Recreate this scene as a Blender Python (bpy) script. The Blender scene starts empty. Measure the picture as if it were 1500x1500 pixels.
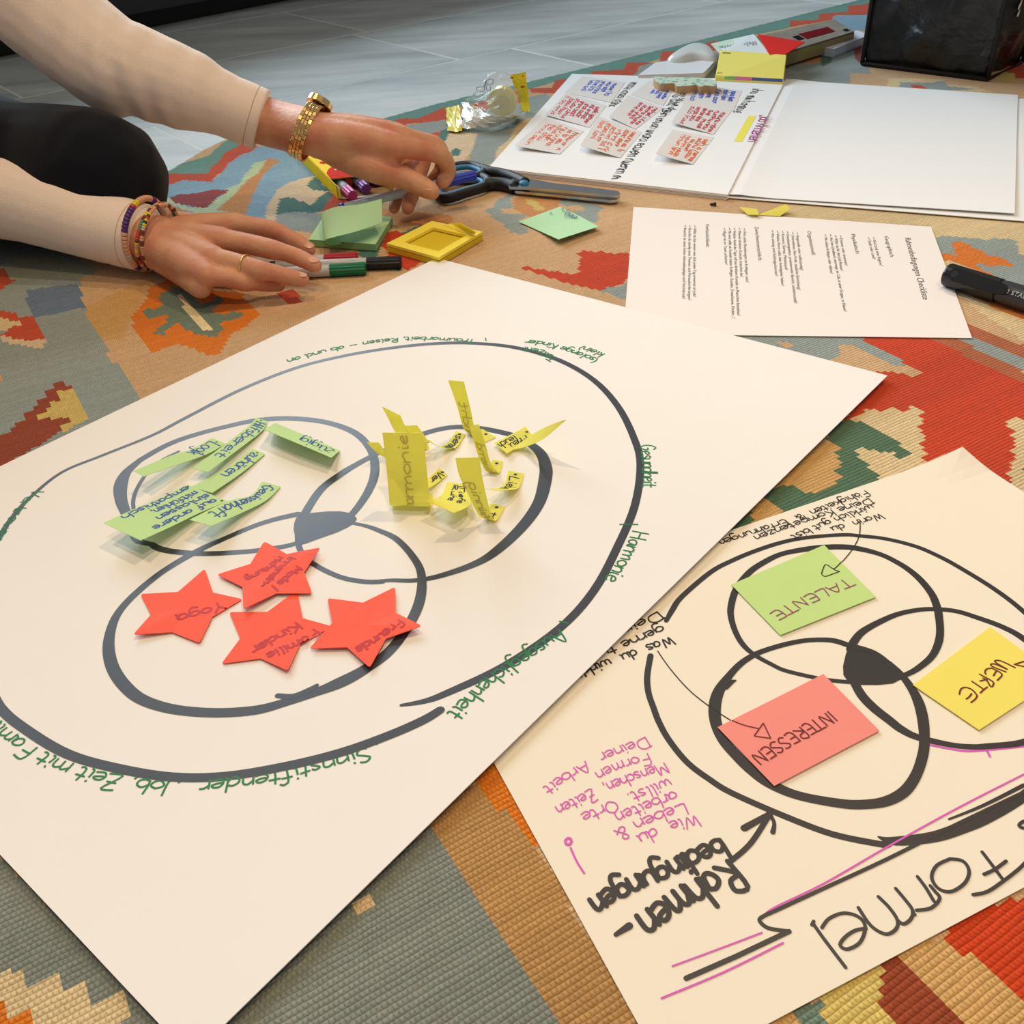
import bpy, bmesh, math, random
import numpy as np
from mathutils import Vector, Matrix
random.seed(7); rng = np.random.RandomState(5)
C = bpy.context.scene.collection
S = bpy.context.scene

# ------------------------------------------------------------ camera
F_PX, PITCH, ROLL, CAM_H = 1445.3, 0.63077, 0.0569, 0.36
_fw = Vector((0, math.cos(PITCH), -math.sin(PITCH)))
_dn = Vector((0, -math.sin(PITCH), -math.cos(PITCH)))
_ri = Vector((1, 0, 0))
_c, _s = math.cos(ROLL), math.sin(ROLL)
CX = _c*_ri + _s*_dn          # camera right
CY = -_s*_ri + _c*_dn         # camera down
cam_d = bpy.data.cameras.new('camera'); cam = bpy.data.objects.new('camera', cam_d); C.objects.link(cam)
cam_d.sensor_width = 36; cam_d.sensor_fit = 'HORIZONTAL'; cam_d.lens = 36*F_PX/1500
cam_d.clip_start = 0.01; cam_d.clip_end = 50
m = Matrix((( CX.x, -CY.x, -_fw.x, 0), (CX.y, -CY.y, -_fw.y, 0), (CX.z, -CY.z, -_fw.z, CAM_H), (0, 0, 0, 1)))
cam.matrix_world = m
S.camera = cam
def P(px, py, z=0.0):
    """world point seen at photo pixel (px,py) lying at height z above the rug"""
    a, b = (px-750)/F_PX, (py-750)/F_PX
    d = a*CX + b*CY + _fw
    t = (z-CAM_H)/d.z
    return Vector((0, 0, CAM_H)) + d*t

# ------------------------------------------------------------ colour management, world, lights
S.view_settings.view_transform = 'Standard'; S.view_settings.look = 'None'
S.view_settings.gamma = 1; S.view_settings.use_curve_mapping = False
S.view_settings.exposure = -0.07
w = bpy.data.worlds.new('world'); S.world = w; w.use_nodes = True
w.node_tree.nodes['Background'].inputs[0].default_value = (0.97, 0.95, 0.93, 1)
w.node_tree.nodes['Background'].inputs[1].default_value = 0.25
def light(name, kind, loc, target, energy, col, **k):
    ld = bpy.data.lights.new(name, kind); ld.energy = energy; ld.color = col
    for a, b in k.items(): setattr(ld, a, b)
    o = bpy.data.objects.new(name, ld); C.objects.link(o); o.location = loc
    o.rotation_euler = (Vector(target)-Vector(loc)).to_track_quat('-Z', 'Y').to_euler()
    return o
light('ceiling_spot', 'SPOT', (0.70, 1.15, 2.2), (0.08, 0.20, 0), 60, (1.0, 0.73, 0.42), spot_size=1.32, spot_blend=1.0, shadow_soft_size=0.02)
light('ceiling_spot', 'SPOT', (-0.55, 0.90, 2.2), (0.0, 0.15, 0), 52, (1.0, 0.73, 0.42), spot_size=1.32, spot_blend=1.0, shadow_soft_size=0.02)
light('ceiling_spot', 'SPOT', (0.40, -0.35, 2.2), (0.05, 0.45, 0), 44, (1.0, 0.76, 0.48), spot_size=1.32, spot_blend=1.0, shadow_soft_size=0.02)
light('window_light', 'AREA', (-2.4, 4.6, 2.2), (-0.2, 1.7, 0), 340, (0.72, 0.88, 1.0), shape='RECTANGLE', size=4.4, size_y=2.4)

# ------------------------------------------------------------ helpers
def lin(c): return tuple(((v/255)/12.92 if v/255 <= .04045 else ((v/255+.055)/1.055)**2.4) for v in c)
def tag(o, label=None, cat=None, group=None, kind=None):
    if label: o['label'] = label
    if cat: o['category'] = cat
    if group: o['group'] = group
    if kind: o['kind'] = kind
    return o
def empty(name, loc, label=None, cat=None, group=None):
    o = bpy.data.objects.new(name, None); C.objects.link(o); o.location = loc; o.empty_display_size = .01
    bpy.context.view_layer.update() if False else None
    o['_w'] = 1; del o['_w']
    return tag(o, label, cat, group)
def link(name, me, mat=None, parent=None, smooth=False, **k):
    o = bpy.data.objects.new(name, me); C.objects.link(o)
    if mat is not None:
        for mm in (mat if isinstance(mat, (list, tuple)) else [mat]): me.materials.append(mm)
    if parent is not None:
        o.parent = parent
        if parent.type == 'EMPTY' or parent.location.length > 0:
            o.location = -world_loc(parent)
    if smooth: me.polygons.foreach_set('use_smooth', [True]*len(me.polygons))
    return tag(o, **k)
def world_loc(o):
    v = o.location.copy(); p = o.parent
    while p is not None: v = v + p.location; p = p.parent
    return v
class MB:
    """collects vertices and faces of one mesh"""
    def __init__(s): s.v = []; s.f = []; s.m = []
    def add(s, vs, fs, mi=0):
        n = len(s.v); s.v += [tuple(v) for v in vs]; s.f += [tuple(i+n for i in f) for f in fs]; s.m += [mi]*len(fs)
    def build(s, name, mat, parent=None, smooth=False, **k):
        me = bpy.data.meshes.new(name); me.from_pydata(s.v, [], s.f); me.update()
        if any(s.m): me.polygons.foreach_set('material_index', s.m)
        return link(name, me, mat, parent, smooth, **k)
    def box(s, c, sx, sy, sz, rz=0, bev=0, mi=0, mat3=None):
        bm = bmesh.new(); bmesh.ops.create_cube(bm, size=1)
        bmesh.ops.scale(bm, vec=(sx, sy, sz), verts=bm.verts)
        if bev: bmesh.ops.bevel(bm, geom=bm.edges[:], offset=bev, segments=2, affect='EDGES', profile=.5)
        M = mat3 if mat3 is not None else Matrix.Rotation(rz, 3, 'Z')
        bm.verts.ensure_lookup_table()
        s.add([M @ v.co + Vector(c) for v in bm.verts], [[v.index for v in f.verts] for f in bm.faces], mi)
        bm.free()
    def prism(s, pts, z0, z1, mi=0):
        n = len(pts)
        if sum(pts[i][0]*pts[(i+1) % n][1]-pts[(i+1) % n][0]*pts[i][1] for i in range(n)) < 0: pts = pts[::-1]
        s.add([(p[0], p[1], z0) for p in pts]+[(p[0], p[1], z1) for p in pts],
              [list(range(n))[::-1], list(range(n, 2*n))]+[[i, (i+1) % n, n+(i+1) % n, n+i] for i in range(n)], mi)
    def tube(s, pts, rad, seg=12, mi=0, caps=True, up=None):
        pts = [Vector(p) for p in pts]; n = len(pts)
        if not hasattr(rad, '__len__'): rad = [rad]*n
        t = (pts[1]-pts[0]).normalized(); u = Vector(up) if up else (Vector((0, 0, 1)) if abs(t.z) < .9 else Vector((1, 0, 0)))
        a = t.cross(u).normalized(); vs = []; fs = []
        for i in range(n):
            t = (pts[min(i+1, n-1)]-pts[max(i-1, 0)]).normalized()
            a = (a - t*a.dot(t)).normalized(); b = t.cross(a)
            for k in range(seg):
                th = 2*math.pi*k/seg; vs.append(pts[i]+(a*math.cos(th)+b*math.sin(th))*rad[i])
        for i in range(n-1):
            for k in range(seg):
                k2 = (k+1) % seg; fs.append([i*seg+k, i*seg+k2, (i+1)*seg+k2, (i+1)*seg+k])
        if caps: fs.append(list(range(seg))[::-1]); fs.append([(n-1)*seg+k for k in range(seg)])
        s.add(vs, fs, mi)
def catmull(pts, sub=4, closed=False):
    pts = [Vector(p) for p in pts]; n = len(pts)
    if n < 3: return pts
    out = []
    rng_ = range(n if closed else n-1)
    for i in rng_:
        if closed: p0, p1, p2, p3 = pts[i-1], pts[i], pts[(i+1) % n], pts[(i+2) % n]
        else: p0, p1, p2, p3 = pts[max(i-1, 0)], pts[i], pts[i+1], pts[min(i+2, n-1)]
        for k in range(sub):
            t = k/sub
            out.append(.5*((2*p1)+(p2-p0)*t+(2*p0-5*p1+4*p2-p3)*t*t+(3*p1-p0-3*p2+p3)*t**3))
    out.append(pts[0] if closed else pts[-1])
    return out

# ------------------------------------------------------------ materials
MATS = {}
def mat(name, rgb, rough=.6, metal=0, spec=.5, noise=0, nscale=200, bump=0, bscale=400, trans=0, translucent=0, coat=0, alpha=1, sheen=0, sss=0, emit=None, ior=1.45):
    if name in MATS: return MATS[name]
    mt = bpy.data.materials.new(name); mt.use_nodes = True; nt = mt.node_tree
    b = nt.nodes['Principled BSDF']; col = lin(rgb)+(1,)
    b.inputs['Base Color'].default_value = col
    b.inputs['Roughness'].default_value = rough; b.inputs['Metallic'].default_value = metal
    b.inputs['Specular IOR Level'].default_value = spec; b.inputs['IOR'].default_value = ior
    b.inputs['Transmission Weight'].default_value = trans; b.inputs['Coat Weight'].default_value = coat
    b.inputs['Sheen Weight'].default_value = sheen
    if sss:
        b.inputs['Subsurface Weight'].default_value = sss; b.inputs['Subsurface Radius'].default_value = (1, .35, .2); b.inputs['Subsurface Scale'].default_value = .004
    if noise or bump:
        tc = nt.nodes.new('ShaderNodeTexCoord')
    if noise:
        nz = nt.nodes.new('ShaderNodeTexNoise'); nz.inputs['Scale'].default_value = nscale; nz.inputs['Detail'].default_value = 5
        nt.links.new(tc.outputs['Object'], nz.inputs['Vector'])
        mx = nt.nodes.new('ShaderNodeMix'); mx.data_type = 'RGBA'
        mx.inputs['A'].default_value = tuple(v*(1-noise) for v in col[:3])+(1,); mx.inputs['B'].default_value = tuple(min(1, v*(1+noise)) for v in col[:3])+(1,)
        nt.links.new(nz.outputs['Fac'], mx.inputs['Factor']); nt.links.new(mx.outputs['Result'], b.inputs['Base Color'])
    if bump:
        n2 = nt.nodes.new('ShaderNodeTexNoise'); n2.inputs['Scale'].default_value = bscale; n2.inputs['Detail'].default_value = 4
        nt.links.new(tc.outputs['Object'], n2.inputs['Vector'])
        bp = nt.nodes.new('ShaderNodeBump'); bp.inputs['Strength'].default_value = 1; bp.inputs['Distance'].default_value = bump
        nt.links.new(n2.outputs['Fac'], bp.inputs['Height']); nt.links.new(bp.outputs['Normal'], b.inputs['Normal'])
    if translucent:
        tr = nt.nodes.new('ShaderNodeBsdfTranslucent'); tr.inputs[0].default_value = col
        ms = nt.nodes.new('ShaderNodeMixShader'); ms.inputs[0].default_value = translucent
        out = nt.nodes['Material Output']
        nt.links.new(b.outputs[0], ms.inputs[1]); nt.links.new(tr.outputs[0], ms.inputs[2]); nt.links.new(ms.outputs[0], out.inputs[0])
    if alpha < 1: b.inputs['Alpha'].default_value = alpha
    MATS[name] = mt; return mt
paper = mat('paper_white', (240, 236, 232), .75, spec=.25, noise=.015, nscale=30, bump=.00006, bscale=900)
paper2 = mat('paper_cool_white', (240, 240, 240), .7, spec=.25, noise=.01, nscale=30, bump=.00005, bscale=900)
marker_black = mat('marker_ink_black', (48, 46, 48), .45, spec=.5, noise=.12, nscale=160)
marker_blue_black = mat('marker_ink_slate', (58, 60, 66), .42, spec=.5, noise=.14, nscale=160)
ink_black = mat('ink_black', (30, 27, 26), .6)
ink_green = mat('ink_green', (18, 122, 66), .6)
ink_blue = mat('ink_blue', (30, 70, 150), .6)
ink_pink = mat('ink_magenta', (216, 92, 190), .6)
ink_plum = mat('ink_plum', (150, 70, 110), .6)
ink_brown = mat('ink_maroon', (110, 28, 30), .6)
ink_red = mat('ink_dark_red', (196, 30, 26), .6)
print_black = mat('toner_black', (60, 58, 58), .6)

# ------------------------------------------------------------ rug
GU, GV = math.radians(-60.5), math.radians(29.5)
ud = np.array([math.cos(GU), math.sin(GU)]); vd = np.array([math.cos(GV), math.sin(GV)])
RC = dict(F=(172,130,78), P=(122,127,118), T=(96,138,126), R=(186,72,42), B=(138,148,144), S=(126,158,176), C=(206,182,138), N=(194,158,118), O=(206,112,24),
          G=(150,156,134), M=(176,192,150), K=(138,58,56), Y=(196,172,96), D=(72,112,104), E=(76,104,78), U=(188,130,76),
          Q=(98,116,140), J=(192,150,92), H=(140,62,34), L=(204,182,150), Z=(188,58,16), W=(222,206,160), X=(104,122,108), V=(166,92,56))
def zr(ox, oy, k): return lambda pts: [(ox+x/k, oy+y/k) for x, y in pts]
A1 = zr(0, 360, 4.412); A2 = zr(230, 190, 5); A3 = zr(640, 60, 4.167); A4 = zr(640, 260, 5); A5 = zr(1150, 0, 4.286)
A6 = zr(1340, 300, 8.33); A7 = zr(1050, 470, 3.333); A8 = zr(0, 1250, 5.769); A9 = zr(320, 1080, 2.381); AA = zr(1100, 1260, 3.75)
AB = zr(200, 280, 5.357); AC = zr(400, 60, 3.75); I = lambda p: p
POLY = [
 ('B', I, [(-500,300),(112,330),(118,420),(124,452),(160,520),(200,576),(330,760),(-500,1100)]),
 ('G', A1, [(-300,90),(0,130),(130,85),(400,75),(620,130),(640,170),(500,215),(260,210),(100,225),(-300,200)]),
 ('R', A1, [(-120,140),(0,140),(35,155),(90,230),(20,265),(15,285),(0,290),(-120,285)]),
 ('Q', A1, [(160,290),(350,260),(510,250),(545,400),(230,465),(200,440)]),
 ('R', A1, [(-100,415),(0,415),(80,430),(130,460),(215,455),(235,490),(285,605),(210,610),(100,605),(70,590),(10,580),(15,560),(60,545),(70,520),(0,515),(-100,515)]),
 ('C', A1, [(-100,465),(0,465),(50,470),(60,485),(130,490),(125,515),(70,520),(60,545),(0,550),(-100,550)]),
 ('L', A1, [(-60,580),(10,580),(70,590),(100,605),(210,610),(285,605),(300,660),(230,665),(130,640),(50,630),(0,600)]),
 ('J', A1, [(-40,835),(0,835),(20,860),(0,875),(-40,875)]),
 ('H', A1, [(345,885),(415,870),(462,925),(380,940),(380,1000),(310,1015),(318,1065),(245,1085),(240,1125),(340,1105),(345,1120),(440,1108),(446,1140),(375,1160),(385,1200),(300,1260),(-300,1600),(-300,1240),(0,1225),(80,1200),(85,1150),(150,1130),(155,1085),(230,1050),(235,1005),(290,985),(290,940),(350,920)]),
 ('Y', A1, [(462,925),(575,1110),(400,1210),(375,1160),(446,1140),(440,1108),(345,1120),(340,1105),(240,1125),(245,1085),(318,1065),(310,1015),(380,1000),(380,940)]),
 ('J', A1, [(545,400),(900,230),(1000,220),(940,290),(880,420),(850,460),(830,500),(800,600),(690,600),(620,560)]),
 ('O', AB, [(165,725),(100,760),(80,840),(0,930),(-50,1000),(-20,1060),(60,1190),(110,1280),(210,1230),(330,1200),(420,1230),(560,1290),(640,1290),(730,1150),(750,1110),(850,1070),(920,1010),(980,970),(870,880),(830,800),(600,780),(400,740),(270,690)]),
 ('X', AB, [(270,745),(350,760),(440,790),(500,880),(600,860),(610,820),(660,825),(710,860),(690,870),(640,890),(600,930),(600,960),(700,965),(760,940),(830,960),(820,995),(770,1010),(660,1020),(690,1080),(620,1140),(560,1140),(430,1110),(330,1030),(280,1060),(230,1080),(220,1130),(150,1120),(155,1080),(240,1030),(240,960),(210,970),(120,1000),(80,1000),(50,950),(90,915),(150,925),(210,900),(190,870),(175,800),(260,780)]),
 ('W', AB, [(300,815),(375,815),(590,1090),(505,1090),(440,990)]),
 ('R', AB, [(1110,800),(1230,765),(1305,870),(1210,885)]),
 # left far corner
 ('T', A2, [(-900,600),(-200,420),(0,310),(35,290),(380,190),(480,95),(560,60),(700,60),(600,110),(575,130),(490,170),(460,230),(400,270),(380,320),(280,325),(90,320),(40,350),(-300,460),(-900,700)]),
 ('S', A2, [(-600,560),(50,420),(130,390),(190,370),(290,375),(400,380),(480,310),(520,250),(620,180),(690,160),(740,120),(880,130),(960,180),(1100,230),(1170,340),(1080,350),(960,390),(880,440),(840,500),(800,560),(790,700),(600,700),(440,580),(340,645),(20,550),(-300,600)]),
 ('R', A2, [(600,110),(740,120),(690,160),(620,180),(570,215),(520,250),(480,310),(430,340),(400,380),(290,375),(190,370),(130,390),(50,420),(-300,520),(-300,460),(40,355),(90,320),(280,325),(380,320),(400,270),(460,230),(490,170),(575,130)]),
 ('M', A2, [(820,200),(800,225),(740,320),(690,350),(600,430),(560,480),(500,530),(440,580),(570,610),(560,640),(340,645),(280,610),(180,580),(100,540),(20,550),(20,490),(90,500),(150,540),(250,570),(370,570),(400,540),(450,500),(520,460),(510,430),(600,400),(640,330),(690,280),(710,240),(790,230)]),
 ('K', A2, [(150,475),(290,465),(400,440),(510,440),(520,460),(440,490),(400,540),(360,575),(250,560),(150,540),(90,500)]),
 ('U', A2, [(820,200),(900,235),(850,260),(780,330),(740,400),(700,480),(660,590),(610,660),(560,650),(570,610),(440,590),(500,530),(560,480),(600,430),(690,350),(740,320),(800,225)]),
 ('U', A2, [(0,550),(100,545),(180,585),(280,615),(340,645),(340,700),(0,700)]),
 ('R', A2, [(890,135),(1000,150),(1010,185),(960,180)]),
 ('B', A2, [(870,620),(1000,600),(1040,590),(1060,610),(1230,615),(1300,560),(1330,700),(1120,760),(1040,740),(960,740),(880,690)]),
 ('L', A2, [(1080,350),(1160,340),(1100,400),(1130,440),(1250,450),(1190,490),(1170,520),(1120,560),(1050,520),(960,490),(900,520),(870,600),(870,690),(790,685),(800,560),(840,500),(880,440),(960,390)]),
 ('D', A2, [(1160,340),(1290,470),(1250,530),(1210,600),(1130,610),(1000,600),(870,620),(900,510),(960,490),(1050,520),(1120,560),(1170,520),(1190,490),(1250,450),(1130,440),(1100,400)]),
 ('R', A2, [(1290,470),(1400,510),(1500,560),(1440,660),(1380,620),(1210,600),(1250,530)]),
 ('U', A2, [(1440,860),(1500,860),(1500,930),(1430,940)]),
 ('D', zr(420,200,5.357), [(520,880),(900,760),(1050,690),(1120,720),(900,900),(740,870),(700,960),(900,1020),(900,1060),(620,960)]),
 ('Z', zr(420,200,5.357), [(740,860),(770,760),(850,740),(930,760),(960,860),(900,900),(1000,920),(1050,980),(950,1060),(780,940),(820,900)]),
 ('U', zr(420,200,5.357), [(650,560),(1300,620),(1300,700),(860,700),(820,640)]),
 # far edge band
 ('T', I, [(440,200),(560,168),(640,146),(1000,58),(1180,12),(1330,-25),(1700,-110),(1700,-60),(1330,0),(1240,18),(1200,30),(1150,42),(1060,60),(1000,74),(960,88),(900,108),(850,114),(820,118),(770,132),(720,146),(660,160),(610,175),(560,184),(450,215)]),
 ('B', AC, [(640,475),(720,465),(955,430),(1100,400),(1300,330),(1500,290),(1560,330),(1500,560),(1200,640),(950,620),(760,700),(640,560)]),
 ('R', AC, [(630,465),(680,430),(730,425),(800,425),(880,390),(950,365),(955,430),(900,440),(810,450),(740,455),(720,470),(640,475)]),
 ('R', AC, [(810,520),(920,495),(910,550),(860,560)]),
 ('D', AC, [(920,495),(960,480),(960,510),(930,560),(905,545)]),
 ('R', A3, [(0,420),(55,405),(60,470),(0,490)]),
 ('R', A3, [(225,380),(300,360),(330,350),(320,420),(240,410)]),
 ('R', A3, [(470,300),(520,290),(520,380),(480,380)]),
 ('R', A3, [(560,290),(700,285),(730,235),(870,235),(860,260),(790,265),(740,320),(580,315)]),
 ('R', A3, [(940,185),(1140,175),(1160,130),(1310,130),(1290,150),(1240,150),(1210,210),(940,210)]),
 ('R', A3, [(1370,65),(1490,60),(1560,35),(1700,0),(1800,30),(1440,125),(1360,125)]),
 ('B', A3, [(1250,150),(1330,130),(1440,110),(1800,60),(1800,230),(1200,215)]),
 ('K', A3, [(540,520),(580,490),(640,470),(600,500),(585,525)]),
 ('L', A3, [(30,600),(70,560),(250,560),(230,620),(210,680),(150,740),(100,750),(60,700),(20,690)]),
 ('D', A3, [(10,600),(30,560),(70,560),(60,600),(40,625)]),
 ('D', A3, [(85,670),(120,650),(150,670),(130,700),(95,700)]),
 ('B', A3, [(250,570),(330,550),(500,520),(450,560),(440,600),(370,660),(350,740),(250,770),(190,740),(210,680),(230,620)]),
 ('C', A3, [(500,500),(560,470),(640,470),(560,560),(480,640),(400,740),(350,740),(370,660),(440,600),(460,560)]),
 ('C', A3, [(665,395),(700,380),(730,395),(700,410)]),
 # middle motif under the green note
 ('U', A4, [(560,150),(880,130),(900,200),(860,260),(700,300),(560,230)]),
 ('B', A4, [(470,150),(550,110),(570,130),(530,160),(550,190),(560,230),(460,230),(490,260),(540,270),(640,265),(650,290),(600,310),(680,400),(610,420),(540,400),(480,340),(420,310),(355,240),(410,220),(420,190)]),
 ('B', A4, [(740,120),(830,130),(840,150),(800,160)]),
 ('B', A4, [(890,190),(910,150),(990,150),(1080,155),(1150,195),(1220,225),(1180,260),(1190,300),(1150,340),(1080,310),(1020,280),(990,245),(1080,240),(1080,220),(1000,200),(950,210)]),
 ('Y', A4, [(630,160),(700,160),(790,220),(800,240),(730,240),(680,200)]),
 ('Z', A4, [(610,660),(650,650),(720,670),(780,670),(830,690),(880,685),(980,710),(1040,690),(1030,660),(1055,640),(1030,610),(1055,580),(1030,555),(1070,530),(1160,545),(1220,540),(1290,560),(1390,550),(1500,640),(1390,750),(1340,790),(1240,805),(1200,830),(900,760)]),
 ('B', A4, [(1200,830),(1240,805),(1330,800),(1390,760),(1500,800),(1600,1000),(1385,900)]),
 # far right
 ('B', I, [(1150,75),(1262,60),(1275,108),(1300,120),(1180,125),(1080,120),(1080,95)]),
 ('R', A5, [(30,130),(180,125),(210,120),(215,85),(390,75),(400,35),(480,30),(900,-60),(900,60),(480,95),(320,95),(290,125),(150,150),(30,170)]),
 ('S', A5, [(300,105),(360,95),(480,95),(900,60),(900,190),(420,190),(300,130)]),
 ('U', A5, [(30,370),(220,350),(230,390),(100,400),(30,400)]),
 ('E', A5, [(220,350),(300,350),(290,390),(230,420)]),
 ('K', A5, [(430,290),(480,280),(480,400),(440,370)]),
 ('N', A5, [(410,460),(650,465),(1200,520),(1700,500),(1700,700),(410,600)]),
 ('C', A5, [(650,490),(780,490),(1000,500),(1010,530),(1200,545),(1300,580),(700,545),(640,540)]),
 ('B', A5, [(720,515),(920,520),(1000,505),(1020,540),(1200,560),(900,575),(720,545)]),
 ('R', A5, [(790,530),(850,535),(900,560),(800,553)]),
 ('Z', A5, [(1410,380),(1700,385),(1700,500),(1430,490),(1380,440)]),
 ('Y', A5, [(1330,450),(1440,460),(1440,510),(1330,510)]),
 ('J', A5, [(1390,250),(1700,250),(1700,370),(1400,370)]),
 # right of the printed page
 ('C', I, [(1150,300),(1300,300),(1500,318),(1800,330),(1800,620),(1500,500),(1425,450),(1380,400),(1360,330),(1150,322)]),
 ('B', A6, [(240,410),(330,375),(450,380),(560,395),(680,415),(760,405),(880,430),(960,410),(1180,415),(1260,440),(1230,480),(1300,530),(1240,570),(1330,620),(1700,800),(1700,1200),(1200,980),(950,870),(730,740),(520,630),(400,640),(270,560)]),
 ('O', A6, [(430,480),(520,440),(600,460),(750,540),(900,610),(1050,650),(1200,720),(1170,760),(1030,735),(930,755),(820,710),(740,740),(960,860),(880,850),(600,740),(400,680),(320,660),(290,570),(530,640),(480,580),(490,520)]),
 ('X', A6, [(450,940),(600,1000),(620,1060),(560,1050),(460,1000)]),
 ('O', A6, [(610,1060),(700,1040),(1320,1300),(1700,1480),(1250,1370),(1000,1270),(800,1160)]),
 # red field right of the large sheet
 ('Z', A7, [(690,85),(600,0),(900,0),(1060,90),(1250,190),(1500,300),(2000,500),(2000,1500),(1450,820),(1170,640),(1000,690),(850,720),(700,600),(600,500),(700,400),(780,245)]),
 ('V', A7, [(1060,90),(1000,0),(1180,90),(1350,180),(1500,250),(2000,450),(2000,500),(1500,300),(1250,190)]),
 ('B', A7, [(1100,20),(1180,90),(1350,180),(1500,245),(2000,450),(2000,400),(1500,180),(1250,80),(1150,20)]),
 ('V', A7, [(1150,0),(1210,8),(1500,120),(2000,350),(2000,400),(1500,178),(1240,75),(1150,30)]),
 ('C', A7, [(1400,490),(1470,472),(1500,478),(2000,500),(2000,1200),(1500,870),(1450,820),(1420,750),(1450,720),(1420,690),(1470,660),(1430,630),(1470,600),(1430,560),(1450,540)]),
 ('E', A7, [(1485,712),(1520,705),(1560,760),(1500,735)]),
 ('B', A7, [(100,60),(680,60),(740,110),(850,160),(930,215),(870,225),(800,190),(640,115),(590,120),(610,150),(580,190),(480,200),(200,200)]),
 ('N', A7, [(300,105),(340,100),(380,135),(320,130)]),
 ('N', A7, [(590,120),(640,115),(800,190),(870,225),(920,215),(1005,250),(960,270),(870,250),(780,245),(560,250),(580,190),(610,150)]),
 ('C', A7, [(600,500),(660,470),(740,430),(790,440),(860,425),(910,440),(960,415),(1015,440),(985,460),(1020,500),(985,520),(1025,570),(985,600),(1025,640),(1000,690),(900,800),(750,800),(690,660),(665,635)]),
 ('E', A7, [(560,500),(640,480),(760,510),(860,570),(945,650),(895,672),(850,635),(790,648),(720,612),(665,632),(690,660),(830,800),(560,900),(500,830),(570,790),(620,760),(580,730),(610,700),(580,650),(600,620),(540,580)]),
 ('J', A7, [(530,590),(600,620),(580,650),(610,700),(580,730),(620,760),(570,800),(520,830),(440,840),(380,810),(300,830),(200,800),(400,650)]),
 ('E', A7, [(300,810),(380,800),(440,838),(520,830),(580,830),(600,900),(320,980),(160,900),(240,830)]),
 ('J', A7, [(150,900),(240,860),(310,920),(340,1000),(180,1020),(160,930)]),
 ('E', A7, [(0,980),(170,930),(180,970),(160,1040),(0,1040)]),
 # bottom left
 ('P', A8, [(-500,-400),(0,0),(1500,1500),(-500,2200)]),
 ('C', A8, [(-400,1180),(0,1020),(190,960),(250,1110),(460,1030),(520,1190),(740,1095),(800,1250),(1030,1140),(1130,1300),(1180,1280),(1500,1500),(1500,2200),(-400,2200)]),
 ('O', A8, [(-400,1400),(0,1240),(40,1230),(80,1340),(90,1400),(290,1325),(320,1450),(360,1560),(200,2200),(-400,2200)]),
 # bottom middle
 ('P', A9, [(735,325),(650,260),(-200,700),(-600,1600),(1500,1600),(1190,1000)]),
 ('F', A9, [(735,325),(650,200),(900,160),(1100,370),(1480,1000),(1900,1700),(1530,1600),(1190,1000)]),
 ('O', A9, [(900,160),(850,40),(1100,40),(1300,420),(1110,372),(1095,368)]),
 ('C', A9, [(465,590),(515,545),(535,580),(475,615)]),
 # bottom right
 ('Z', AA, [(1075,425),(1000,300),(2200,100),(2200,1500),(1700,1000),(1490,800),(1300,610)]),
 ('J', AA, [(840,545),(760,440),(1075,425),(1300,610),(1490,800),(1700,1000),(1900,1500),(1300,1100),(1150,900),(990,720),(930,650)]),
 ('H', AA, [(700,610),(640,520),(840,545),(930,650),(990,720),(1150,900),(1300,1100),(760,1100),(785,860),(695,740),(760,680)]),
 ('Y', AA, [(355,780),(300,680),(700,600),(760,680),(695,740),(785,860),(760,1100),(430,1100),(430,900)]),
 ('X', AA, [(240,840),(180,760),(355,760),(440,900),(470,1100),(300,1100),(270,900)]),
 ('J', AA, [(-40,950),(100,840),(240,840),(270,900),(300,1100),(-40,1100)]),
]
def inpoly(X, Y, poly):
    n = len(poly); r = np.zeros(X.shape, bool)
    for i in range(n):
        x1, y1 = poly[i]; x2, y2 = poly[(i+1) % n]
        c = ((y1 > Y) != (y2 > Y))
        with np.errstate(divide='ignore', invalid='ignore'):
            xi = (x2-x1)*(Y-y1)/((y2-y1) if y2 != y1 else 1e-9)+x1
        r ^= c & (X < xi)
    return r
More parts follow.
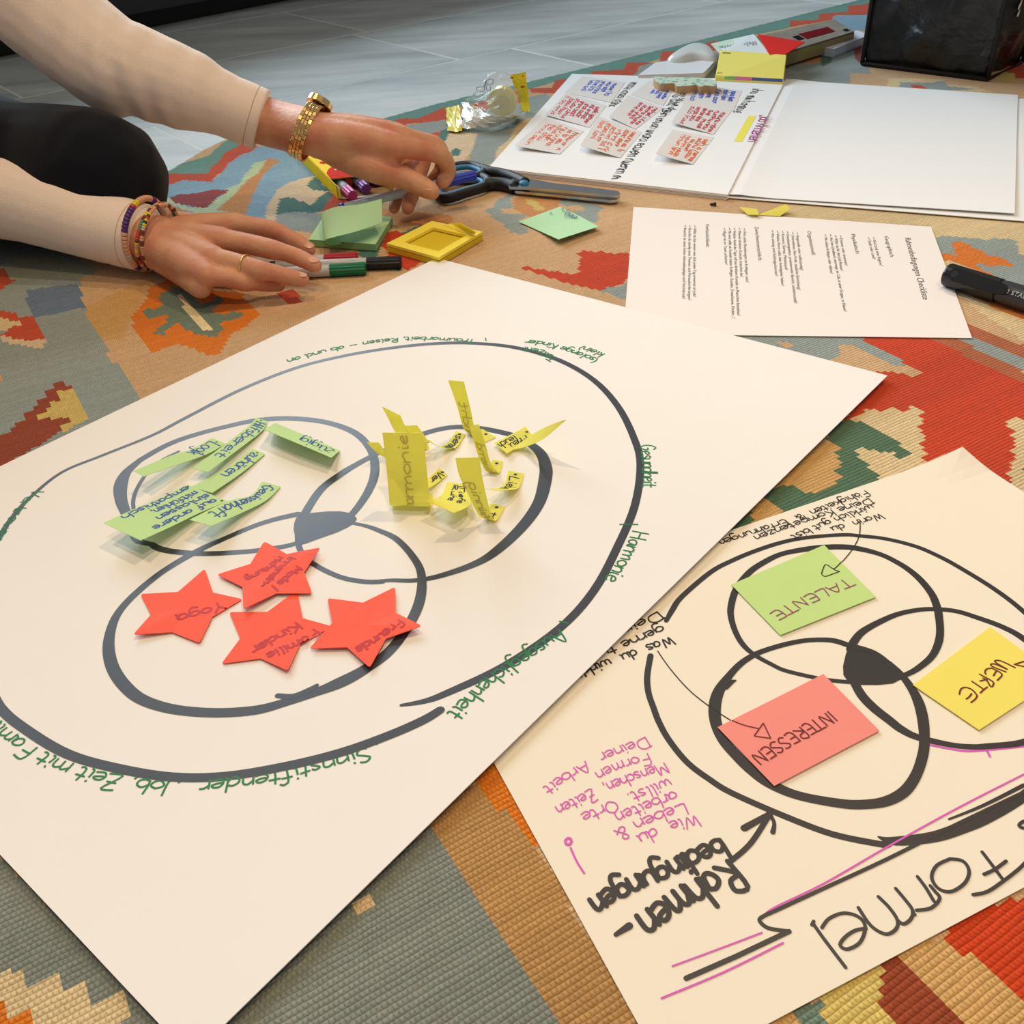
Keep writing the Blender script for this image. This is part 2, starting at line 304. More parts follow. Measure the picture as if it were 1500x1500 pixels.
def build_rug():
    du, dv = 0.0030, 0.0040
    o = np.array([0.2, 1.0]); nu, nv = 868, 644
    U = (np.arange(nu+1)-nu/2)*du; V = (np.arange(nv+1)-nv/2)*dv
    UU, VV = np.meshgrid(U, V, indexing='ij')
    # threads wander a little
    uw = UU+0.0008*np.sin(VV*9+1)+0.0004*np.sin(VV*23); vw = VV+0.0007*np.sin(UU*8)+0.0004*np.sin(UU*27+2)
    X = o[0]+uw*ud[0]+vw*vd[0]; Y = o[1]+uw*ud[1]+vw*vd[1]
    cx = (X[:-1, :-1]+X[1:, 1:])/2; cy = (Y[:-1, :-1]+Y[1:, 1:])/2
    # project cell centres to photo pixels (lookup of the woven pattern only)
    dx, dy, dz = cx, cy, -CAM_H
    zc = dy*_fw.y+dz*_fw.z
    px = 750+F_PX*(dx*CX.x+dy*CX.y+dz*CX.z)/zc; py = 750+F_PX*(dx*CY.x+dy*CY.y+dz*CY.z)/zc
    bad = zc < .1
    # outline of the rug in the world
    ol = [(-0.60,-.5),(-1.02,.95),(-.80,1.10),(-.52,1.17),(-.405,1.228),(-.375,1.33),(-.355,1.374),(-.27,1.375),(-.19,1.40),(-.075,1.501),(.10,1.63),(.333,1.805),(.52,1.95),(.716,2.103),(1.3,2.56),(2.3,.8),(1.2,-.6)]
    ins = inpoly(cx, cy, ol)
    keys = list(RC); idx = np.full(cx.shape, keys.index('N'))
    for k, f, pts in POLY:
        idx[inpoly(px, py, f(pts)) & ~bad] = keys.index(k)
    idx[bad] = keys.index('B')
    fi = np.nonzero(ins)
    a = fi[0]*(nv+1)+fi[1]
    faces = np.stack([a, a+(nv+1), a+(nv+2), a+1], 1)
    used = np.unique(faces); rem = np.full((nu+1)*(nv+1), -1); rem[used] = np.arange(len(used))
    faces = rem[faces]
    co = np.stack([X.ravel(), Y.ravel(), np.zeros(X.size)], 1)[used]
    me = bpy.data.meshes.new('rug')
    me.vertices.add(len(co)); me.vertices.foreach_set('co', co.astype(np.float32).ravel())
    nf = len(faces); me.loops.add(nf*4); me.loops.foreach_set('vertex_index', faces.astype(np.int32).ravel())
    me.polygons.add(nf); me.polygons.foreach_set('loop_start', (np.arange(nf)*4).astype(np.int32)); me.polygons.foreach_set('loop_total', np.full(nf, 4, np.int32))
    me.update(calc_edges=True)
    pal = np.array([lin(RC[k]) for k in keys])
    col = pal[idx[fi]]*1.28
    # abrash: slow dye variation along the weft rows plus a small one per stitch
    row = (rng.rand(nu)-.5)*.10; row2 = np.interp(np.arange(nu), np.arange(0, nu+40, 20), (rng.rand(len(range(0, nu+40, 20)))-.5)*.16)
    col = col*(1+row[fi[0]]+row2[fi[0]]+(rng.rand(nf)-.5)*.10)[:, None]
    at = me.attributes.new('dye', 'FLOAT_COLOR', 'FACE')
    at.data.foreach_set('color', np.concatenate([col, np.ones((nf, 1))], 1).astype(np.float32).ravel())
    if me.polygons[0].normal.z < 0: me.flip_normals()
    mt = bpy.data.materials.new('woven_wool'); mt.use_nodes = True; nt = mt.node_tree; b = nt.nodes['Principled BSDF']
    N = nt.nodes.new; L = nt.links.new
    atn = N('ShaderNodeAttribute'); atn.attribute_name = 'dye'
    b.inputs['Roughness'].default_value = .9; b.inputs['Specular IOR Level'].default_value = .12; b.inputs['Sheen Weight'].default_value = .12
    tc = N('ShaderNodeTexCoord'); mp = N('ShaderNodeMapping'); mp.inputs['Rotation'].default_value = (0, 0, -GV)
    L(tc.outputs['Object'], mp.inputs['Vector']); sp = N('ShaderNodeSeparateXYZ')
    # gentle wobble of the threads
    nz = N('ShaderNodeTexNoise'); nz.inputs['Scale'].default_value = 60; nz.inputs['Detail'].default_value = 3; L(mp.outputs[0], nz.inputs['Vector'])
    vm = N('ShaderNodeVectorMath'); vm.operation = 'MULTIPLY_ADD'; vm.inputs[1].default_value = (.0022, .0016, 0); L(nz.outputs['Color'], vm.inputs[0]); L(mp.outputs[0], vm.inputs[2])
    L(vm.outputs[0], sp.inputs[0])
    def M(op, a, b_=None):
        n = N('ShaderNodeMath'); n.operation = op
        for i, q in enumerate((a, b_)):
            if q is None: continue
            if isinstance(q, (int, float)): n.inputs[i].default_value = q
            else: L(q, n.inputs[i])
        return n.outputs[0]
    rowf = M('DIVIDE', sp.outputs['Y'], 0.0027); rfl = M('FLOOR', rowf); rfr = M('FRACT', rowf)
    ha = M('POWER', M('SINE', M('MULTIPLY', rfr, math.pi)), .6)
    cf = M('ADD', M('DIVIDE', sp.outputs['X'], 0.0021), M('MULTIPLY', M('MODULO', M('ABSOLUTE', rfl), 2.0), .5))
    hb = M('POWER', M('SINE', M('MULTIPLY', M('FRACT', cf), math.pi)), .6)
    h = M('MULTIPLY', ha, M('ADD', M('MULTIPLY', hb, .85), .15))
    n3 = N('ShaderNodeTexNoise'); n3.inputs['Scale'].default_value = 900; n3.inputs['Detail'].default_value = 4; L(tc.outputs['Object'], n3.inputs['Vector'])
    hh = M('ADD', h, M('MULTIPLY', n3.outputs['Fac'], .35))
    bp = N('ShaderNodeBump'); bp.inputs['Strength'].default_value = 1; bp.inputs['Distance'].default_value = .0007
    L(hh, bp.inputs['Height']); L(bp.outputs[0], b.inputs['Normal'])
    mx = N('ShaderNodeMix'); mx.data_type = 'RGBA'; mx.blend_type = 'MULTIPLY'; mx.inputs['Factor'].default_value = 1
    n4 = N('ShaderNodeTexNoise'); n4.inputs['Scale'].default_value = 700; n4.inputs['Detail'].default_value = 3; L(tc.outputs['Object'], n4.inputs['Vector'])
    cr = N('ShaderNodeValToRGB'); cr.color_ramp.elements[0].position = .3; cr.color_ramp.elements[0].color = (.80, .78, .76, 1); cr.color_ramp.elements[1].position = .62; cr.color_ramp.elements[1].color = (1.0, 1.0, 1.0, 1)
    L(n4.outputs['Fac'], cr.inputs[0]); L(atn.outputs['Color'], mx.inputs['A']); L(cr.outputs[0], mx.inputs['B']); L(mx.outputs['Result'], b.inputs['Base Color'])
    r = link('rug', me, mt, label='flat-woven rug with stepped red, blue, orange and teal motifs on the tiled floor', cat='rug')
    bd = MB(); bd.prism(ol, -.0055, -.0006)
    bd.build('backing', mat('rug_backing', (96, 130, 120), .95, spec=.1, bump=.0004, bscale=500), r)
    return r
rug = build_rug()

# ------------------------------------------------------------ floor tiles
def tile_mat():
    mt = bpy.data.materials.new('grey_stone_tile'); mt.use_nodes = True; nt = mt.node_tree; b = nt.nodes['Principled BSDF']; N = nt.nodes.new; L = nt.links.new
    tc = N('ShaderNodeTexCoord'); mp = N('ShaderNodeMapping'); mp.inputs['Rotation'].default_value = (0, 0, -math.radians(37)); mp.inputs['Scale'].default_value = (1.2, 5, 1)
    gi = N('ShaderNodeNewGeometry')
    oi = N('ShaderNodeObjectInfo'); va = N('ShaderNodeVectorMath'); va.operation = 'ADD'
    L(gi.outputs['Position'], mp.inputs['Vector']); L(mp.outputs[0], va.inputs[0]); L(oi.outputs['Random'], va.inputs[1])
    nz = N('ShaderNodeTexNoise'); nz.inputs['Scale'].default_value = 2.2; nz.inputs['Detail'].default_value = 9; nz.inputs['Roughness'].default_value = .62; L(va.outputs[0], nz.inputs['Vector'])
    cr = N('ShaderNodeValToRGB'); e = cr.color_ramp.elements
    e[0].position = .32; e[0].color = lin((162, 170, 168))+(1,); e[1].position = .68; e[1].color = lin((214, 218, 215))+(1,)
    L(nz.outputs['Fac'], cr.inputs[0]); L(cr.outputs[0], b.inputs['Base Color'])
    b.inputs['Roughness'].default_value = .5; b.inputs['Specular IOR Level'].default_value = .3
    bp = N('ShaderNodeBump'); bp.inputs['Distance'].default_value = .0006; n2 = N('ShaderNodeTexNoise'); n2.inputs['Scale'].default_value = 60; n2.inputs['Detail'].default_value = 5
    L(gi.outputs['Position'], n2.inputs['Vector']); L(n2.outputs['Fac'], bp.inputs['Height']); L(bp.outputs[0], b.inputs['Normal'])
    return mt
tm = tile_mat()
fl = MB(); fl.box((0.3, 1.2, -.0268), 9, 9, .04)
floor = fl.build('floor', mat('grout', (226, 228, 224), .9, noise=.05), kind='structure')
TA = math.radians(37); td = Vector((math.cos(TA), math.sin(TA), 0)); tn = Vector((-math.sin(TA), math.cos(TA), 0))
rowoff = {0: .51, 1: .396, 2: 1.09, 3: .70, 4: .2}
tile_me = None
tb = MB(); tb.box((0, 0, 0), .656, .341, .010, bev=.0015)
for r in range(-7, 8):
    n0 = 1.135+.345*r
    off = rowoff.get(r, (r*.23) % .66)
    for k in range(-6, 6):
        t0 = off+.66*k
        c = td*(t0+.33)+tn*(n0+.1725)
        if abs(c.x-.3) > 3.6 or abs(c.y-1.2) > 3.4: continue
        if tile_me is None:
            o = tb.build('tile', tm, floor); tile_me = o.data
        else:
            o = bpy.data.objects.new('tile', tile_me); C.objects.link(o); o.parent = floor
        o.location = (c.x, c.y, -.0113); o.rotation_euler.z = TA

# dark cabinet at the back left
a, b_ = P(0, 92, -.006), P(455, 1, -.006); d = (b_-a).normalized(); nrm = Vector((-d.y, d.x, 0))
cab = empty('cabinet', a, 'long dark grey cabinet front behind the arm at the far left', 'cabinet')
rz = math.atan2(d.y, d.x); dk = mat('anthracite_lacquer', (44, 46, 48), .38, noise=.05, nscale=5)
def cbox(name, t, dep, z, st, sd, sz, m_, bev=.002):
    q = MB(); c = a+d*t+nrm*dep; q.box((c.x, c.y, z), st, sd, sz, rz, bev); return q.build(name, m_, cab)
cbox('plinth', .2, .32, .010, 3.2, .52, .034, mat('plinth_black', (12, 12, 13), .5))
for k in range(4): cbox('door', -1.0+.8*k, .02, .255, .796, .02, .45, dk)
cbox('carcass', .2, .33, .255, 3.2, .56, .45, dk)
# ------------------------------------------------------------ handwriting
GL = {
'a': (5.2, '4,4.2 2.4,5 .5,3.8 .2,1.6 1.5,.1 3,1 4,4.5 4,1 5,.2'), 'b': (4.6, '.3,9 0,4 0,.6|0,3 1.8,5 3.8,3.6 3.5,1 1.6,0 0,1'),
'c': (4.4, '3.6,4.2 2.2,5 .4,3.8 0,1.8 1.4,0 3.8,.9'), 'd': (5.2, '4,4 2.4,5 .4,4 0,1.8 1.2,0 3,.8 4,3|4,9 3.9,1 5,.2'),
'e': (4.6, '.4,2.4 2,2.6 3.6,3.6 2.6,5 .8,4.3 0,2 1.2,0 4,.8'), 'f': (3.8, '3.8,8.2 2.6,9 1.5,7.4 1.2,0|0,4.8 3,4.8'),
'g': (5, '3.8,4.4 2,5 .3,3.8 .3,1.5 1.8,.5 3.6,2 4,4.8 4,-1.5 2.5,-4 .3,-2.8'), 'h': (4.6, '.2,9 0,0|0,3 2,5 3.5,4.2 3.6,0'),
'i': (2, '.3,5 .3,.8 1.3,0|.4,7 .5,7.4'), 'j': (2.6, '1.5,5 1.5,-2.5 0,-4|1.6,7 1.7,7.4'), 'k': (4.4, '.2,9 0,0|3.2,5 .2,2.2|1,3 3.6,0'),
'l': (2.4, '.4,9 .2,1.2 1.4,0'), 'm': (7, '0,5 0,0|0,3 1.6,5 2.7,4.2 2.8,0|2.8,3.2 4.4,5 5.6,4.2 5.8,0'), 'n': (4.6, '0,5 0,0|0,3 1.9,5 3.4,4.1 3.5,0'),
'o': (4.6, '2,5 .3,4 0,2 1.6,0 3.6,1.4 3.6,3.8 2,5'), 'p': (4.8, '0,5 0,-4|0,3.6 2,5 3.8,3.5 3.3,.8 1.4,0 0,1'), 'r': (3.6, '0,5 0,0|0,3 1.4,4.8 3,4.8'),
's': (4, '3.2,4.4 1.6,5 .3,4 1.6,2.7 3.2,1.5 1.8,0 0,.6'), 't': (3.8, '1.4,8 1.2,1.4 2.2,0 3.2,.5|0,5 3,5'), 'u': (5, '0,5 .1,1.2 1.5,0 3.4,1.6 3.6,5 3.6,1 4.6,.2'),
'v': (4.2, '0,5 1.7,0 3.4,5'), 'w': (6.8, '0,5 .4,.8 1.5,0 2.6,1.6 2.8,4.5 3.2,.8 4.4,0 5.6,2 5.8,5'), 'x': (4, '0,5 3.2,0|3.2,5 0,0'), 'y': (4.4, '0,5 1.8,.4|3.6,5 .4,-4'),
'z': (4.4, '0,5 3.4,5 0,0 3.6,0'), 'ß': (5, '0,-3 0,7 1.5,9 3.2,7.4 1.8,5 3.6,2.4 1.4,0'),
'A': (6.4, '0,0 2.8,9 5.2,0|1,3 4.4,3'), 'B': (5.4, '0,0 0,9|0,9 3.4,8.4 2.6,5 0,4.8 4,3.4 3.4,.4 0,0'), 'C': (6, '5,7.6 3,9 .4,6.4 .4,2.4 2.6,0 5,1.4'), 'D': (6.4, '0,0 .2,9|-.8,8 3,9 5.2,6 4.4,1.4 0,0'),
'E': (5.4, '4,9 .4,9|4.4,.6 1.6,0 .2,2.6 .4,9|.3,4.8 3.4,4.8'), 'F': (5.4, '0,0 .4,9 4.6,9.2|0,4.8 3.4,4.8'), 'G': (6.6, '5,7.6 3,9 .4,6.4 .4,2 2.8,0 5,2 5,4.4 3,4.2'),
'H': (6, '0,9 0,0|4.6,9 4.6,0|0,4.6 4.6,4.8'), 'I': (2.2, '.4,9 .2,0'), 'J': (4.4, '3.4,9 3.2,1 1.4,-1 -.4,1'), 'K': (5.2, '0,9 0,0|4,9 .2,4|1,5 4.2,0'),
'L': (4.8, '.6,9 0,1.4 .4,0 4,.6'), 'M': (7.2, '0,0 .6,9 3,3 5.4,9 6,0'), 'N': (5.8, '0,0 .4,9|.4,9 4,0 4.4,9'), 'O': (6.4, '2.8,9 .2,6.4 .2,2.4 2.6,0 5.2,2.6 5.2,6.6 2.8,9'),
'R': (5.4, '0,0 .2,9 3.6,8.2 3.2,5.4 .2,4.4 4.4,0'), 'S': (5, '4,8 2,9 .2,7 2,4.8 4,2.6 2.4,0 0,1'), 'T': (5, '2.2,9 2,0|-.4,9 4.8,9'), 'U': (5.6, '0,9 .2,1.6 2.2,0 4.2,1.8 4.4,9'),
'V': (5.2, '0,9 2,0 4.4,9.6'), 'W': (7.6, '0,9 1.2,.4 3,7 4.6,.4 6.4,9'), 'Y': (5, '0,9 2.2,4.8 4.6,9|2.2,4.8 1.6,0'), 'Z': (5.2, '0,9 4.2,9 0,0 4.6,0|.6,4.6 3.6,4.6'),
'-': (4, '.4,3 3,3'), '–': (6, '.4,3 5,3'), ',': (2, '.6,.6 .2,-1.2'), '.': (2, '.4,0 .5,.3'), '!': (2, '.6,9 .4,2.6|.4,0 .4,.4'), '(': (2.6, '1.8,9.4 .4,5 1.8,-.6'), ')': (2.6, '.2,9.4 1.6,5 .2,-.6'),
'/': (3, '2.4,9 0,-1'), '|': (2, '.6,8 .6,3'), '&': (5.6, '4.4,0 .6,6.6 1.8,8.8 3.2,7 .2,2 1.6,0 4.4,3.6'), '•': (3, '.6,5 .9,5.2 .6,5.1'), '+': (4, '2,5 2,1|0,3 4,3'), ' ': (3.2, ''), '?': (4, '.2,7.6 1.8,9 3,7 1.4,4 1.4,2.6|1.4,0 1.4,.3'),
}
for a_, b2 in (('ä', 'a'), ('ö', 'o'), ('ü', 'u')): GL[a_] = (GL[b2][0], GL[b2][1]+'|1,6.6 1,7|2.8,6.6 2.8,7')
def glyph_strokes(s, jit=.18, smooth=True):
    """strokes of a line of handwriting, x-height 5; returns (strokes, width)"""
    x = 0; out = []
    r = random.Random(hash_str(s))
    for ch in s:
        adv, st = GL.get(ch, GL['-'])
        j0 = r.uniform(-.25, .25)
        for part in st.split('|'):
            if not part: continue
            pts = [(x+float(q.split(',')[0])+r.uniform(-jit, jit), float(q.split(',')[1])+j0+r.uniform(-jit, jit), 0) for q in part.split()]
            out.append([(p.x, p.y) for p in catmull(pts, 4)] if (smooth and len(pts) > 2) else [(p[0], p[1]) for p in pts])
        x += adv
    return out, x
def hash_str(s):
    h = 7
    for c in s: h = (h*31+ord(c)) % 1000003
    return h
def ribbon(mb, pts, wd, up=Vector((0, 0, 1)), cap=True, ups=None):
    """flat inked line lying on a surface; pts world, wd world width (scalar or list)"""
    pts = [Vector(p) for p in pts]; n = len(pts)
    if n < 2: return
    if not hasattr(wd, '__len__'): wd = [wd]*n
    st_ = 6e-7 if max(wd) > .0012 else 1.5e-7
    if not hasattr(mb, 'zi'): mb.zi = 0.0
    q_ = []
    for i in range(n):
        q_.append(pts[i]+(ups[i] if ups else up)*mb.zi); mb.zi += st_
    pts = q_
    vs = []
    for i in range(n):
        t = pts[min(i+1, n-1)]-pts[max(i-1, 0)]
        if t.length < 1e-9: t = Vector((1, 0, 0))
        u_ = ups[i] if ups else up
        s_ = u_.cross(t.normalized()).normalized()*(wd[i]/2)
        vs += [pts[i]+s_, pts[i]-s_]
    fs = [[2*i+1, 2*i+3, 2*i+2, 2*i] for i in range(n-1)]
    if cap:
        for i, sg in ((0, -1), (n-1, 1)):
            t = (pts[min(i+1, n-1)]-pts[max(i-1, 0)]).normalized()*sg; u_ = ups[i] if ups else up
            s_ = u_.cross(t).normalized(); b0 = len(vs); r_ = wd[i]/2
            vs += [pts[i]+(s_*math.cos(q)+t*math.sin(q))*r_ for q in [math.pi*k/4 for k in range(5)]]
            fs.append([b0+k for k in range(5)][::-1])
    mb.add(vs, fs)
def pathfun(path):
    L = [0]
    for i in range(1, len(path)): L.append(L[-1]+(path[i]-path[i-1]).length)
    def f(s):
        s = max(0, min(L[-1]-1e-9, s)) if False else s
        i = 0
        while i < len(path)-2 and L[i+1] < s: i += 1
        t = (s-L[i])/max(1e-9, L[i+1]-L[i])
        return path[i].lerp(path[i+1], t), (path[i+1]-path[i]).normalized()
    return f, L[-1]
def write(mb, s, pxpath, xh, wd, z, slant=0, fit=True, jit=.18, cap=False):
    """handwrite s along a pixel baseline on the plane z; xh = x-height in metres"""
    path = catmull([P(x, y, z) for x, y in pxpath], 5) if len(pxpath) > 2 else [P(x, y, z) for x, y in pxpath]
    f, L = pathfun(path); st, W_ = glyph_strokes(s, jit); kx = L/W_ if fit else xh/5; ky = xh/5
    for q in st:
        pts = []
        for x, y in q:
            p, t = f(x*kx+slant*y*ky); nrm = Vector((-t.y, t.x, 0))
            pts.append(p+nrm*(y*ky))
        ribbon(mb, pts, wd, cap=cap or len(q) < 3)
WM = 1.0
def pxline(mb, pts, wd, z, sub=5, closed=False, cap=True):
    if WM != 1: wd = wd*WM; pts = [tuple(p[:2])+((p[2]*WM,) if len(p) > 2 else ()) for p in pts]
    q = [Vector((p[0], p[1], (p[2] if len(p) > 2 else wd))) for p in pts]
    q = catmull(q, sub, closed)
    P3 = [P(v.x, v.y, z) for v in q]
    ribbon(mb, P3, [v.z for v in q], cap=cap)
def fillpx(mb, pts, z, th=.00002):
    q = [P(x, y, z) for x, y in pts]
    if sum(q[i].x*q[(i+1) % len(q)].y-q[(i+1) % len(q)].x*q[i].y for i in range(len(q))) < 0: q = q[::-1]
    mb.add(q, [list(range(len(q)))])

def sheet(name, cor, mt, z, th=.0004, n=24, lift=None, parent=None, **k):
    """thin paper sheet, cor = 4 world corners (Vector), lift(u,v)->extra height; has real thickness"""
    mb = MB(); vs = []
    for side in (0, 1):
        for i in range(n+1):
            for j in range(n+1):
                u, v = i/n, j/n
                p = cor[0].lerp(cor[1], u).lerp(cor[3].lerp(cor[2], u), v)
                h = (lift(u, v) if lift else 0)
                vs.append((p.x, p.y, p.z+h-(th if side else 0)))
    N1 = (n+1)*(n+1); fs = []
    idx = lambda i, j, s=0: s*N1+i*(n+1)+j
    for i in range(n):
        for j in range(n):
            fs.append([idx(i, j), idx(i+1, j), idx(i+1, j+1), idx(i, j+1)])
            fs.append([idx(i, j, 1), idx(i, j+1, 1), idx(i+1, j+1, 1), idx(i+1, j, 1)])
    for i in range(n):
        fs.append([idx(i, 0), idx(i, 0, 1), idx(i+1, 0, 1), idx(i+1, 0)]); fs.append([idx(i, n), idx(i+1, n), idx(i+1, n, 1), idx(i, n, 1)])
        fs.append([idx(0, i), idx(0, i+1), idx(0, i+1, 1), idx(0, i, 1)]); fs.append([idx(n, i), idx(n, i, 1), idx(n, i+1, 1), idx(n, i+1)])
    a_, b_, c_ = cor[0], cor[1], cor[3]
    if (b_-a_).cross(c_-a_).z < 0: fs = [f[::-1] for f in fs]
    mb.add(vs, fs)
    return mb.build(name, mt, parent, smooth=False, **k)

# ============================================================ large sheet
ZB = .0042; IB = ZB+.00012
big = sheet('flipchart_sheet', [P(640, 378, ZB), P(1300, 550, ZB), P(279.5, 1549, ZB), P(-369, 859, ZB)], paper, ZB, th=.0006, n=8,
            label='largest white sheet with three overlapping black rings, stars and sticky notes on it', cat='paper')
W45 = .0042; WM = 1.2
mb = MB()
pxline(mb, [(588,1033,.0016),(622,1027,.0028),(655,1015,.0036),(740,975,W45),(820,920,W45),(870,865,W45),(905,800,W45),(930,740,W45),(938,680,W45),(928,640,W45),(905,595,W45),(870,557,W45),(820,528,W45),(760,510,W45),(700,503,.004),(640,503,.004),(570,510,.0038),(500,522,.0036),(430,540,.0034),(350,572,.0032),(270,613,.003),(222,638,.0026),(150,667,.0024),(90,692,.0022),(45,728,.0024),(20,755,.0028),(0,785,.0032),(-25,830,W45),(-40,880,W45),(-38,940,W45),(-20,990,W45),(0,1036,W45),(40,1070,W45),(100,1105,W45),(170,1125,W45),(250,1138,W45),(330,1137,W45),(420,1122,W45),(500,1102,W45),(570,1077,W45),(620,1055,W45),(645,1040,.0038)], W45, IB)
mb.build('drawn_ring', marker_blue_black, big, label='outermost large black ring')
mb = MB()
pxline(mb, [(222,797,.0035),(232,803,.004),(255,808,.004),(300,811,.0038),(360,808,.0036),(400,803,.0036),(430,797,.0034),(470,782,.0036),(505,763,.0040),(530,735,.0045),(546,705,.005),(549,680,.005),(542,657,.0045),(520,634,.0045),(480,619,.0045),(430,613,.0050),(380,615,.0050),(330,625,.0045),(275,640,.0045),(240,654,.0045),(205,674,.0045)], .004, IB)
pxline(mb, [(205,674,.0042),(185,692,.006),(177,710,.0075),(177,730,.0065),(183,748,.0055),(193,768,.005),(200,790,.004),(225,798,.003)], .005, IB)
pxline(mb, [(197,752,.0020),(195,735,.0022),(200,717,.0022),(213,696,.0022),(233,676,.0020),(262,661,.0016)], .002, IB)
mb.build('drawn_ring', marker_blue_black, big, label='upper left black ring round the green notes')
mb = MB()
pxline(mb, [(505,690,.003),(512,686,.0045),(500,694,.005),(473,714,.005),(455,738,.0048),(441,765,.0048),(437,785,.0036),(440,806,.0030),(459,826,.0030),(498,845,.0030),(534,852,.0032),(560,852,.0032)], .0045, IB)
pxline(mb, [(545,852,.002),(572,850,.0026),(610,850,.0030),(650,842,.0036),(700,824,.0045),(732,803,.0055),(767,769,.0062),(790,735,.0066),(799,700,.0072),(799,682,.0068),(792,664,.006),(776,650,.005),(753,638,.0045),(702,627,.0045),(660,626,.0045),(621,635,.0045),(585,650,.004),(545,668,.0040),(505,690,.0046)], .0045, IB+.00002)
mb.build('drawn_ring', marker_blue_black, big, label='right black ring round the yellow notes')
mb = MB()
pxline(mb, [(436,753,.0042),(405,760,.0038),(373,770,.0036),(333,787,.0036),(291,806,.0042),(240,836,.0040),(200,868,.0040),(175,895,.0040),(163,920,.0045),(159,950,.0052),(166,980,.0054),(185,1007,.0054),(211,1026,.0052),(255,1039,.005),(315,1044,.005),(375,1040,.005),(420,1028,.0045),(460,1015,.0045),(500,999,.0062),(535,980,.0054),(570,954,.005),(598,917,.0050),(615,879,.005),(617,840,.0040),(603,813,.0036),(580,789,.0034),(555,777,.0030),(535,770,.0024),(505,764,.002)], .0045, IB+.00004)
pxline(mb, [(407,1019,.0026),(430,1020,.003),(455,1010,.003),(464,1004,.002)], .003, IB+.00004)
mb.build('drawn_ring', marker_blue_black, big, label='lower left black ring round the red stars')
mb = MB(); fillpx(mb, [(434,758),(445,754),(458,751),(480,749),(499,749),(517,752),(523,760),(518,767),(508,773),(493,780),(470,788),(448,796),(439,798),(433,788),(430,776),(431,766)], IB+.00006)
mb.build('filled_center', marker_blue_black, big, label='solid black overlap of the three rings')
WM = 1.0
# words around the ring
def words(txt, path, xh, wd, z, ink, parent, slant=0, lab=None, cap=False):
    q = MB(); write(q, txt, path, xh, wd, z, slant, cap=cap); return q.build('handwriting', ink, parent, label=lab)
wz = IB+.00008
words('Gesundheit', [(938,652),(941,680),(941,714)], .0054, .0010, wz, ink_green, big, lab='green word Gesundheit')
words('Harmonie', [(927,778),(909,816),(885,850)], .0052, .0010, wz, ink_green, big, lab='green word Harmonie')
words('Ausgeglichenheit', [(818,922),(764,957),(716,989),(689,1012),(652,1046)], .0052, .0010, wz, ink_green, big, lab='green word Ausgeglichenheit')
words('Sinnstiftender', [(537,1094),(504,1105),(456,1117),(408,1130),(343,1139),(292,1144)], .0046, .0010, wz, ink_green, big, lab='green word Sinnstiftender')
words('Job, Zeit mit Familie', [(262,1144),(210,1141),(140,1128),(80,1107),(20,1072),(-14,1040)], .0046, .0010, wz, ink_green, big, lab='green words Job, Zeit mit Familie')
words('Vertrauen', [(50,718),(28,738),(8,766),(-12,795)], .0044, .0010, wz, ink_green, big, lab='green word Vertrauen')
words('Traumarbeit, Reisen – ab und an', [(696,497),(640,494),(590,494),(536,500),(480,511),(418,527)], .0042, .0011, wz, ink_green, big, lab='green words Traumarbeit, Reisen, ab und an')
words('Teilzeit', [(818,525),(795,513),(768,508)], .0045, .0011, wz, ink_green, big, lab='green word Teilzeit')
words('(solange Kinder', [(878,526),(840,512),(805,502),(770,497)], .0045, .0011, wz, ink_green, big, lab='green words solange Kinder')
words('klein)', [(886,518),(868,511),(852,506)], .0042, .0011, wz, ink_green, big, lab='green word klein')
for a_, b2 in (((908,768),(934,768)), ((820,910),(832,913)), ((547,1080),(552,1090)), ((711,495),(712,499))):
    mb = MB(); pxline(mb, [a_, b2], .0010, wz); mb.build('tick_mark', ink_green, big)

# ============================================================ 'Formel' sheet
ZF = .0010; IF = ZF+.00012
fc = [P(1408, 662, ZF), P(620, 930, ZF), P(978, 1578, ZF)]
fc.append(fc[0]+fc[2]-fc[1])
def flift(u, v): return .004*max(0, 1-math.hypot(u, v)/.12)**1.5 if math.hypot(u, v) < .12 else 0
formel = sheet('flipchart_sheet', fc, mat('paper_cream', (240, 230, 212), .75, spec=.25, noise=.015, nscale=30, bump=.00006, bscale=900), ZF, n=30, lift=flift,
               label='white sheet at lower right headed Formel with three coloured word notes', cat='paper')
zA = zr(700, 650, 1.875); zB = zr(700, 1050, 1.875); zI = zr(1030, 960, 5.556); zT = zr(1040, 780, 5.77); zW = zr(1300, 900, 7.145)
def L3(f, pts): # transform xy keep width
    return [tuple(f([(p[0], p[1])])[0])+tuple(p[2:]) for p in pts]
WM = .92
mb = MB()
pxline(mb, L3(zA, [(517,487,.0026),(535,455),(560,420),(640,352),(700,320),(760,295),(830,272),(900,258),(1000,250),(1050,253),(1120,261),(1200,281),(1260,306),(1320,338),(1420,400),(1500,462),(1600,560),(1660,660),(1700,800),(1690,950),(1600,1080)]), .0035, IF)
mb.build('drawn_ring', marker_black, formel, label='upper arc of the outer black ring')
mb = MB()
pxline(mb, [(953,960),(948,991),(950,1015),(957,1036),(965,1057),(980,1084),(1007,1117),(1040,1142),(1073,1162),(1153,1197),(1220,1222),(1287,1236),(1300,1237)], .0034, IF)
pxline(mb, [(1287,1226,.001),(1310,1232,.0045),(1367,1226,.0055),(1410,1212,.0060),(1447,1197,.0055),(1500,1166,.005),(1570,1110,.005)], .005, IF+.00003)
pxline(mb, [(1390,1200,.001),(1440,1180,.0016),(1500,1150,.002)], .002, IF+.00003)
mb.build('drawn_ring', marker_black, formel, label='lower arc of the outer black ring')
mb = MB()
